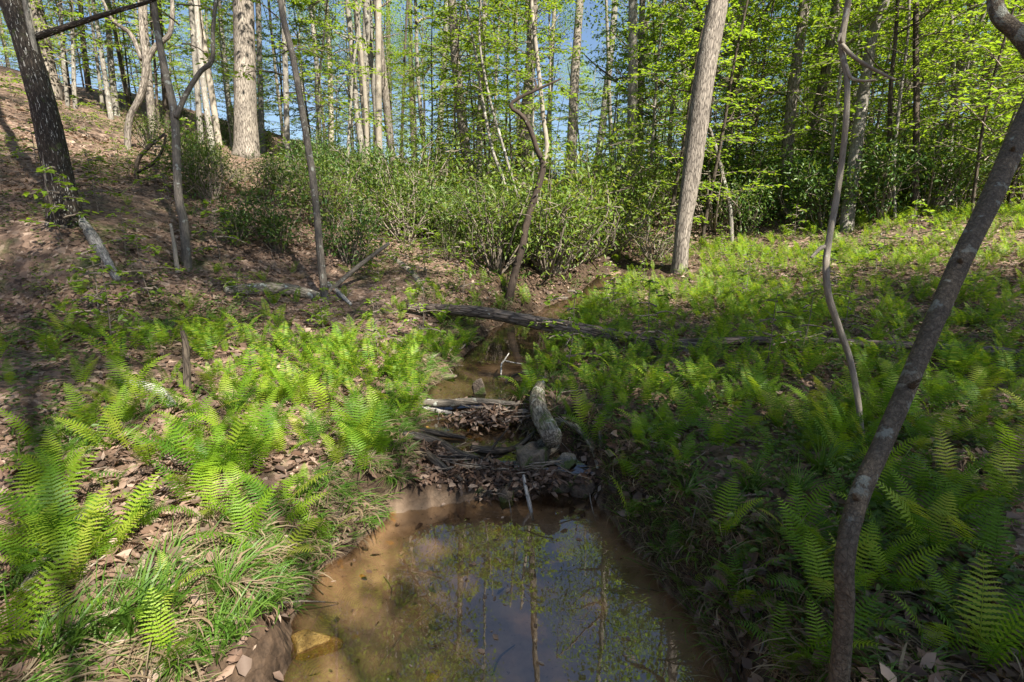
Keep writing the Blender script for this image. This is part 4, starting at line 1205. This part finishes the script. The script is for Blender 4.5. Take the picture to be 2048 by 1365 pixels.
# ------------------------------------------------------------------ ferns
def frond_mesh(name, seed, hi=True, npin=24, curve=.9):
    r = np.random.default_rng(seed)
    L = 1.0; S = 22
    t = np.linspace(0, 1, S + 1)
    ang = curve * t ** 1.6 + .05
    y = np.concatenate([[0], np.cumsum(np.sin((ang[1:] + ang[:-1]) / 2) / S)]); z = np.concatenate([[0], np.cumsum(np.cos((ang[1:] + ang[:-1]) / 2) / S)])
    xw = .03 * np.sin(t * 3 + r.uniform(0, 6)) * t
    path = np.stack([xw, y, z], -1)
    g = Geo()
    add_tube(g, path[::2] if hi else path[::7], np.linspace(.006, .0015, len(path[::2] if hi else path[::7])), 4 if hi else 3, None, cap=False, bump=0)
    for k in range(npin):
        s = .13 + .86 * (k / (npin - 1)) ** .95
        c = np.array([np.interp(s, t, path[:, i]) for i in range(3)])
        a = np.interp(s, t, ang)
        T = np.array([0, math.sin(a), math.cos(a)]); Nn = np.array([0, -math.cos(a), math.sin(a)]) * -1
        Nn = np.array([0, math.cos(a), -math.sin(a)]) * -1
        u = (s - .13) / .86
        pl = .19 * (math.sin(math.pi * min(1, (u * .93 + .07) ** .72)) ** .75) * r.uniform(.9, 1.08) + .008
        w = .0335 * (pl / .185) ** .4 * (1.05 if hi < 2 else 1.0)
        for sd in (-1, 1):
            d = unit(np.array([sd, 0, 0]) + T * (.22 + .35 * u) + Nn * r.uniform(-.12, .1))
            nrm = unit(np.cross(d, T) * sd); wd = unit(np.cross(nrm, d)) * sd
            wd = T - d * np.dot(T, d); wd = unit(wd)
            if hi == 2:
                m = 6
                q = np.linspace(0, 1, 2 * m + 1)
                prof = w * (1 - q ** 2.2) ** .8 * np.where(np.arange(2 * m + 1) % 2 == 1, 1.0, .52) * np.where(q < .02, .6, 1)
                mid = c + d * (q * pl)[:, None] - Nn * 0 + np.outer(-.18 * q ** 2 * pl, np.array([0, 0, 1]))
                up = mid + wd * (prof * .5 * 1.0)[:, None] + d * (prof * .25)[:, None]; dn = mid - wd * (prof * .5)[:, None] + d * (prof * .25)[:, None]
                V = np.concatenate([mid, up, dn]); n_ = 2 * m + 1; i = np.arange(2 * m)
                F = np.concatenate([np.stack([i, i + 1, n_ + i + 1, n_ + i], -1), np.stack([i, 2 * n_ + i, 2 * n_ + i + 1, i + 1], -1)])
                g.add(V, F)
            elif hi == 1:
                e = c + d * pl - np.array([0, 0, .15 * pl]); m1 = c + d * pl * .3; m2 = c + d * pl * .7 - np.array([0, 0, .06 * pl])
                g.add(np.array([c, m1 + wd * w * .5, m2 + wd * w * .36, e, m2 - wd * w * .36, m1 - wd * w * .5]), np.array([[0, 1, 2, 3], [0, 3, 4, 5]]))
            else:
                e = c + d * pl - np.array([0, 0, .12 * pl]); md = c + d * pl * .45
                g.add(np.array([c, md + wd * w * .5, e, md - wd * w * .5]), np.array([[0, 1, 2, 3]]))
    return g
FRONDS = [frond_mesh("frond", 500 + i, 2, 18 + i % 4, c).mesh("frond", [M["fern"]]) for i, c in enumerate([.7, 1.05, 1.4, .9, 1.85, .5])]
MIDF = [frond_mesh("frond_mid", 520 + i, 1, 18, [.8, 1.2, 1.6, .6][i]) for i in range(4)]
LOFR = [frond_mesh("frond_lo", 530 + i, 0, 15, [.8, 1.2, 1.5, .6][i]) for i in range(4)]
MIDF = [(np.concatenate(g.V), np.concatenate(g.Q)) for g in MIDF]
LOFR = [(np.concatenate(g.V), np.concatenate(g.Q)) for g in LOFR]

def fern_density(x, y, d):
    """plants per square metre, by place"""
    if d < .03: return 0
    cx = np.interp(y, CREEK[:, 1], CREEK[:, 0])
    if x < cx:   # left bank
        if y < 6.8:
            if d < 1.7: return 13.0 if y > 3.0 else 8.0
            if d < 3.0: return 5.0 if y < 5.8 else 2.6
            if d < 5: return 1.6 if y < 5 else .7
            return .3
        if y < 9.5: return 3.0 if d < 1.6 else (.8 if d < 4 else .12)
        if y < 11: return 3.0 if d < 1.0 else .2
        return 0
    else:
        if y < 3.2: return 5.0
        if y < 7.5: return 9.0 if d < 5 else 6.0
        if y < 10.5: return 12.0 if (x < 4.5) else 7.0
        if y < 14: return 12 if (4.2 < x < 9) else (9.0 if x >= 9 else 2.5)
        if y < 18 and x > 9: return 3.0
        return 0
r = np.random.default_rng(123)
cand = []
NC = 26000
yc = r.uniform(1.5, 17, NC); xc = r.uniform(-1.08, 1.12, NC) * np.maximum(yc, 2.2)
dc = creek_dist(xc, yc); dc = dc[0] - dc[1]; uc = r.uniform(0, 1, NC)
pfc = np.clip(wave_noise(xc, yc, 1.7, 9, 3), -1.2, 1.0)
for x, y, d, u, pf in zip(xc, yc, dc, uc, pfc):
    if u < fern_density(x, y, d) * 15.5 * 2.2 * max(y, 2.2) / NC * 2.3 * (1.0 + .75 * pf):
        cand.append((float(x), float(y)))
keep = []
for x, y in cand:
    if all((x - a) ** 2 + (y - b) ** 2 > (.085 if y < 8 else .11) ** 2 for a, b in keep[-400:]):
        keep.append((x, y))
keep.sort(key=lambda p: p[1])
# a few ferns placed as they stand out in the photograph
stand = [(70, 900, .42), (130, 1000, .45), (150, 1180, .40), (30, 1300, .42), (215, 900, .38), (420, 960, .50), (380, 1010, .46), (560, 1060, .44), (620, 1120, .34), (730, 980, .42), (760, 1040, .36), (700, 900, .44), (620, 820, .42),
         (1590, 1090, .42), (1440, 1080, .40), (1860, 1120, .46), (1470, 1180, .40), (1560, 1350, .42), (1640, 1340, .40), (1960, 1345, .44), (1340, 1130, .34), (1780, 1190, .38), (1990, 1320, .42), (1500, 860, .40), (1720, 840, .42), (1860, 880, .46), (1940, 800, .44),
         (1250, 960, .32), (1110, 880, .30), (1300, 870, .36), (300, 700, .4), (200, 680, .4), (130, 670, .36), (1650, 1230, .4), (1700, 1200, .42)]
big = []
for px, py, s in stand:
    q = ground_at(px, py); big.append((q[0], q[1], s))
plants = big + [(x, y, None) for x, y in keep]
n_f = 0; mass = Geo()
lit_words = ["small", "short", "middling", "tall", "large"]
num_words = ["no", "one", "two", "three", "four", "five", "six", "seven", "eight", "nine"]
def fern_things():
    global n_f
    for (x, y, s) in plants:
        z = H(x, y)
        d = creek_dist(np.array([x]), np.array([y])); edge = d[0][0] - d[1][0]
        if z < d[2][0] + .04: continue
        sc = s * (1.0 if x < 0 else .9) if s else float(r.uniform(.20, .46)) * (1.08 if x < 0 and y < 6 else 1.0)
        nf = int(r.integers(3, 6)) if s else (int(r.integers(2, 6)) if x < 0 else int(r.integers(2, 5)))
        fr = []
        az0 = r.uniform(0, 6.28)
        for k in range(nf):
            az = az0 + k * 6.283 / nf + r.uniform(-.5, .5)
            tilt = abs(r.normal(.24, .20)); fs = sc * r.uniform(.7, 1.12)
            fr.append((az, tilt, fs, int(r.choice([0, 1, 2, 3, 4, 5], p=[.24, .24, .16, .2, .06, .10]))))
        if n_f < 300:
            sw = lit_words[min(4, max(0, int((sc - .2) / .05)))]
            ks = near_words((x, y), 2)
            lab = f"{sw} {num_words[nf]}-frond green fern between {ks[0]} and {ks[1]}"
            root = empty("fern", (x, y, z - .01), unique(lab), "fern", "ferns on the creek banks")
            for az, tilt, fs, v in fr:
                obj("frond", FRONDS[v], root, (math.sin(az) * -.015, math.cos(az) * .015, 0), Matrix.Rotation(-az, 3, 'Z').to_euler() if False else (Matrix.Rotation(az, 3, 'Z') @ Matrix.Rotation(-tilt, 3, 'X')).to_euler(), fs)
            n_f += 1
        else:
            for az, tilt, fs, v in fr:
                V, Q = (MIDF if y < 8.5 else LOFR)[v % 4]
                m = np.array(Matrix.Rotation(az, 3, 'Z') @ Matrix.Rotation(-tilt, 3, 'X'))
                mass.add((V * fs) @ m.T + np.array([x, y, z - .01]), Q)
fern_things()
if mass.n:
    tag(obj("fern_bed", mass.mesh("fern_bed", [M["fern_mass"]])), "bed of bright green ferns spreading over the far banks", "ferns", kind="stuff")
print("ferns", n_f, "of", len(plants))

# ------------------------------------------------------------------ leaf litter, grass, weeds, twigs
def litter():
    g = Geo(); r = np.random.default_rng(31)
    n = 60000
    u = r.uniform(0, 1, n)
    y = 1.3 + 14.5 * u ** 1.35
    x = r.uniform(-1.1, 1.1, n) * np.maximum(y, 2.2)
    z, ins, wet = height_full(x, y)
    d, w, wz, dp = creek_dist(x, y)
    dam = (np.abs(y - 3.80) < .38) | (np.abs(y - 4.97) < .14)
    keep_ = ((d - w > .10) | ((z > wz + .03) & (d > w - .1) & (r.uniform(0, 1, n) < .8)) | (dam & (r.uniform(0, 1, n) < .9)) | ((d < w) & (r.uniform(0, 1, n) < .02))) & (wave_noise(x, y, 1.3, 9, 3) > -.75 + .5 * r.uniform(0, 1, n))
    x, y, z = x[keep_], y[keep_], z[keep_]
    n = len(x)
    e = .03
    sx = (Hn(x + e, y) - z) / e; sy = (Hn(x, y + e) - z) / e
    Nn = unit(np.stack([-np.clip(sx, -1, 1), -np.clip(sy, -1, 1), np.ones(n)], -1) + r.normal(0, .32, (n, 3)))
    az = r.uniform(0, 6.28, n)
    D = np.stack([np.cos(az), np.sin(az), np.zeros(n)], -1); D = unit(D - Nn * np.sum(D * Nn, 1, keepdims=True))
    L = (.022 + .08 * r.uniform(0, 1, n) ** 1.8) * (1 + .045 * np.maximum(0, y - 5))
    P = np.stack([x, y, z + r.uniform(.004, .035, n)], -1)
    V, F = leaf_geo(P, D, Nn, L, L * r.uniform(.3, .85, n), hi=True, fold=.32)
    V = V.reshape(n, 6, 3)
    V[:, 3] += Nn * (L * r.uniform(-.1, .45, n))[:, None]
    V[:, 2] += Nn * (L * r.uniform(-.05, .15, n))[:, None]
    g.add(V.reshape(-1, 3), F)
    tag(obj("leaf_litter", g.mesh("leaf_litter", [M["dead_leaf"]])), "fallen brown oak leaves carpeting the forest floor", "leaves", kind="stuff")
litter()
def floating_leaves():
    r = np.random.default_rng(83); g = Geo(); n = 60
    y = r.uniform(1.4, 3.4, n); x = np.interp(y, CREEK[:, 1], CREEK[:, 0]) + r.uniform(-1, 1, n) ** 3 * np.interp(y, CREEK[:, 1], CREEK[:, 2]) * .95
    k = Hn(x, y) < -.455; x, y = x[k], y[k]; n = len(x); az = r.uniform(0, 6.28, n)
    D = np.stack([np.cos(az), np.sin(az), np.zeros(n)], -1); Nn = unit(np.array([0, 0, 1.0]) + r.normal(0, .06, (n, 3))); L = r.uniform(.015, .05, n)
    V, F = leaf_geo(np.stack([x, y, np.full(n, -.4465)], -1), D, Nn, L, L * r.uniform(.35, .7, n), hi=True, fold=.05); V[:, 2] = np.maximum(V[:, 2], -.4475); g.add(V, F)
    tag(obj("floating_leaves", g.mesh("floating_leaves", [M["dead_leaf"]])), "scattered small dead leaves floating on the pool", "leaves", kind="stuff")
floating_leaves()

def leaf_pile(label, c, sx, sy, hz, n, seed):
    g = Geo(); r = np.random.default_rng(seed)
    x = c[0] + r.normal(0, sx, n); y = c[1] + r.normal(0, sy, n)
    f = np.exp(-(((x - c[0]) / sx) ** 2 + ((y - c[1]) / sy) ** 2) / 2)
    z = np.maximum(Hn(x, y), c[2] - .05) + f * hz * r.uniform(.1, 1, n)
    Nn = unit(r.normal(0, .7, (n, 3)) + np.array([0, -.2, .8])); D = unit(r.normal(0, 1, (n, 3)) * np.array([1, 1, .6]))
    L = r.uniform(.03, .09, n)
    V, F = leaf_geo(np.stack([x, y, z], -1), D, Nn, L, L * .5, hi=True, fold=.35)
    g.add(V, F)
    for k in range(26):
        p = np.array([c[0] + r.normal(0, sx), c[1] + r.normal(0, sy), c[2] + hz * r.uniform(.2, .9)]); a = r.uniform(-.6, .6) + (3.14 if k % 2 else 0)
        L_ = r.uniform(.08, .3); dv = np.array([math.cos(a), math.sin(a) * .5, r.uniform(-.35, .25)])
        add_tube(g, [p, p + dv * L_ * .5 + r.normal(0, .01, 3), p + dv * L_], [.006, .006, .003], 4, 5, mi=1)
    tag(obj("leaf_pile", g.mesh("leaf_pile", [M["dead_leaf"], M["twig"]])), label, "leaf pile", kind="stuff")
leaf_pile("soggy brown leaves and roots heaped against the tan creek branch", PZ(985, 830, -.16), .20, .10, .12, 500, 3)
leaf_pile("dead leaves and roots matted along the lower dam", PZ(1010, 945, -.27), .30, .07, .10, 700, 4)
leaf_pile("dark sodden leaves hanging down the face of the lower dam", PZ(930, 975, -.38), .26, .05, .06, 420, 9)
leaf_pile("dark mud-caked leaves packed at the dam's grassy end", PZ(815, 985, -.40), .12, .06, .08, 260, 12)
leaf_pile("leaves caught under the dark curved branch at the dam's fern end", PZ(870, 930, -.28), .16, .09, .10, 420, 6)

def tuft_mesh(seed, n, L, spread, mat, droop=.8):
    r = np.random.default_rng(seed); g = Geo()
    for k in range(n):
        az = r.uniform(0, 6.28); b = np.array([math.cos(az), math.sin(az), 0]) * r.uniform(0, .05)
        l = L * r.uniform(.5, 1.1); d = np.array([math.cos(az) * spread * r.uniform(.2, 1), math.sin(az) * spread * r.uniform(.2, 1), 1.0]); d = unit(d)
        s = unit(np.cross(d, [math.cos(az + .7), math.sin(az + .7), .1])); w = r.choice([.0015, .0022, .0032, .005])
        pts = [b]
        for j in range(4):
            pts.append(pts[-1] + d * l / 4); d = unit(d + np.array([math.cos(az) * .2, math.sin(az) * .2, -.28]) * droop * r.uniform(.5, 1.4))
        pts = np.array(pts); ws = w * np.array([1, 1.1, .9, .6, .1])
        V = np.concatenate([pts + s * ws[:, None], pts - s * ws[:, None]]); i = np.arange(4)
        g.add(V, np.stack([i, i + 1, 5 + i + 1, 5 + i], -1))
    return g
TUFT = [tuft_mesh(600 + i, 70, .34, .6, "grass").mesh("grass_blades", [M["grass"]]) for i in range(2)]
DRY = [tuft_mesh(610 + i, 80, .30, 1.0, "dry", 1.6).mesh("dry_blades", [M["dry_grass"]]) for i in range(2)]
r = np.random.default_rng(44)
for px, py, s in [(270, 1265, 1.1), (330, 1240, 1.0), (200, 1290, 1.0), (450, 1200, .8), (1640, 950, 1.0), (1590, 1000, .8), (1500, 990, .8), (470, 830, .9), (560, 700, .9), (800, 700, .8), (1040, 800, .6), (860, 500, .9), (1770, 760, .9), (1720, 1120, .9), (120, 1330, .9), (520, 900, .8), (478, 1275, .8), (430, 1330, .9), (530, 1225, .7), (545, 1180, .6)]:
    b = ground_at(px, py); ks = near_words(b, 2)
    t = empty("grass_tuft", b, f"green grass tuft between {ks[0]} and {ks[1]}", "grass tuft", "green grass tufts", r.uniform(0, 6.28)); obj("blades", TUFT[int(r.integers(2))], t, scale=s)
for px, py, s in [(512, 690, .9), (600, 560, .9), (860, 760, .7), (1570, 1110, 1.1), (1600, 1090, .9), (430, 900, .8)]:
    b = ground_at(px, py); ks = near_words(b, 2)
    t = empty("dry_tuft", b, f"dry straw-coloured grass tuft between {ks[0]} and {ks[1]}", "grass tuft", "dry grass tufts", r.uniform(0, 6.28)); obj("blades", DRY[int(r.integers(2))], t, scale=s)
def mass_grass():
    r = np.random.default_rng(52); gg, gd = Geo(), Geo()
    base_g = tuft_mesh(700, 14, .16, .9, "g"); base_d = tuft_mesh(701, 16, .20, 1.2, "d", 2.2)
    Vg, Qg = np.concatenate(base_g.V), np.concatenate(base_g.Q); Vd, Qd = np.concatenate(base_d.V), np.concatenate(base_d.Q)
    n = 12000
    y = 1.4 + 11 * r.uniform(0, 1, n) ** 1.2; x = r.uniform(-1.05, 1.05, n) * np.maximum(y, 2.2)
    z, ins, wet = height_full(x, y); d, w, wz, dp = creek_dist(x, y); e = d - w
    a = r.uniform(0, 6.28, n); s = r.uniform(.5, 1.2, n); u = r.uniform(0, 1, n)
    pat = wave_noise(x, y, 1.1, 3, 3)
    for i in range(n):
        if e[i] < .06: continue
        c, q = math.cos(a[i]), math.sin(a[i]); m = np.array([[c, -q, 0], [q, c, 0], [0, 0, 1]]) * s[i]
        if e[i] < .5 and u[i] < .45:
            gd.add(Vd @ m.T + np.array([x[i], y[i], z[i]]), Qd)
            if u[i] < .3: gg.add(Vg @ m.T + np.array([x[i], y[i], z[i]]), Qg)
        elif e[i] < 3.5 and pat[i] + u[i] * .8 > .55 and u[i] < .5:
            gg.add(Vg @ m.T + np.array([x[i], y[i], z[i]]), Qg)
        elif u[i] > .95:
            gd.add(Vd @ m.T * 1 + np.array([x[i], y[i], z[i]]), Qd)
    # fringe hanging over the creek edges
    m_ = 5200
    yf = 1.3 + 8.0 * r.uniform(0, 1, m_) ** 1.25
    cxx = np.interp(yf, CREEK[:, 1], CREEK[:, 0]); cw = np.interp(yf, CREEK[:, 1], CREEK[:, 2])
    sg = np.where(r.uniform(0, 1, m_) < .5, -1.0, 1.0)
    xf = cxx + sg * (cw + r.uniform(-.02, .52, m_))
    zf = Hn(xf, yf); ef = creek_dist(xf, yf); ef = ef[0] - ef[1]
    wzf = np.interp(yf, CREEK[:, 1], CREEK[:, 3])
    for i in range(m_):
        if zf[i] < wzf[i] + .035 or (3.45 < yf[i] < 4.0 and r.uniform() < .5): continue
        a_ = r.uniform(0, 6.28); c, q = math.cos(a_), math.sin(a_)
        m = np.array([[c, -q, 0], [q, c, 0], [0, 0, 1]]) * r.uniform(.35, 1.15)
        if wave_noise(xf[i:i+1], yf[i:i+1], 2.6, 4, 2)[0] < -.25: continue
        ln = sg[i] * -.9 * r.uniform(.3, 1.2)
        v = Vd @ m.T; v[:, 0] += v[:, 2] * ln; v[:, 2] *= .62
        (gd if r.uniform() < (.42 if sg[i] < 0 else .6) else gg).add(v + np.array([xf[i], yf[i], zf[i] - .01]), Qd)
    tag(obj("grass", gg.mesh("grass", [M["grass"]])), "short green grass scattered over both banks", "grass", kind="stuff")
    tag(obj("dry_grass", gd.mesh("dry_grass", [M["dry_grass"]])), "dry straw-coloured grass fringing the creek edges", "grass", kind="stuff")
mass_grass()
def weeds():
    r = np.random.default_rng(61); g = Geo()
    n = 11000
    y = 1.6 + 17 * r.uniform(0, 1, n) ** 1.1; x = r.uniform(-1.05, 1.08, n) * np.maximum(y, 2.2)
    z = Hn(x, y); d, w, wz, dp = creek_dist(x, y)
    k = (d - w > .12) & (wave_noise(x, y, .9, 11, 3) > np.where(x > .8, -.75, .1)) 
    x, y, z = x[k], y[k], z[k]
    P, D = [], []
    for j in range(6):
        az = r.uniform(0, 6.28, len(x)); hh = r.uniform(.01, .13, len(x))
        P.append(np.stack([x + r.normal(0, .03, len(x)), y + r.normal(0, .03, len(x)), z + hh], -1)); D.append(np.stack([np.cos(az), np.sin(az), r.uniform(-.1, .5, len(x))], -1))
    P, D = np.concatenate(P), np.concatenate(D)
    Nn = unit(np.array([0, 0, 1.0]) + r.normal(0, .3, P.shape)); L = r.uniform(.02, .055, len(P)) * (1 + .03 * P[:, 1])
    V, F = leaf_geo(P, D, Nn, L, L * .55, hi=True); g.add(V, F)
    tag(obj("weeds", g.mesh("weeds", [M["leaf_brush"]])), "tiny low weeds and seedlings dotted through the leaf litter", "weeds", kind="stuff")
weeds()
def twigs():
    r = np.random.default_rng(71); g = Geo(); random.seed(71)
    for i in range(420):
        y = 1.6 + 12 * r.uniform() ** 1.2; x = r.uniform(-1.05, 1.05) * max(y, 2.2)
        d = creek_dist(np.array([x]), np.array([y]))
        if d[0][0] < d[1][0] - .1 and r.uniform() < .8: continue
        a = r.uniform(0, 6.28); L = r.uniform(.1, .5); x2, y2 = x + math.cos(a) * L, y + math.sin(a) * L
        p0 = np.array([x, y, H(x, y) + .012]); p1 = np.array([x2, y2, H(x2, y2) + r.uniform(.012, .06)])
        rr = r.uniform(.003, .007)
        add_tube(g, [p0, (p0 + p1) / 2 + r.normal(0, .012, 3) + np.array([0, 0, .01]), p1], [rr, rr, rr * .5], 4, 5, cap=False)
    tag(obj("twig_litter", g.mesh("twig_litter", [M["twig"]])), "small dead twigs scattered over the forest floor", "twigs", kind="stuff")
twigs()

# ------------------------------------------------------------------ tell look-alikes apart by their order from the viewer
by = {}
for o in scene.objects:
    if o.parent is None and "label" in o and not o.name.startswith(("added_shade_tree", "pebble")):
        by.setdefault(o["label"], []).append(o)
ORD = ["nearest", "second nearest", "third nearest", "fourth nearest", "fifth nearest", "sixth nearest", "seventh nearest", "eighth nearest", "ninth nearest", "tenth nearest", "eleventh nearest", "twelfth nearest"]
NUM = ["", "", "two", "three", "four", "five", "six", "seven", "eight"]
for lab, os_ in by.items():
    if 2 <= len(os_) <= 12:
        os_.sort(key=lambda o: (o.location - Vector(CAM)).length)
        for k, o in enumerate(os_):
            w_ = ORD[k] if k < len(os_) - 1 else "farthest"
            o["label"] = f"{lab}, {w_}"
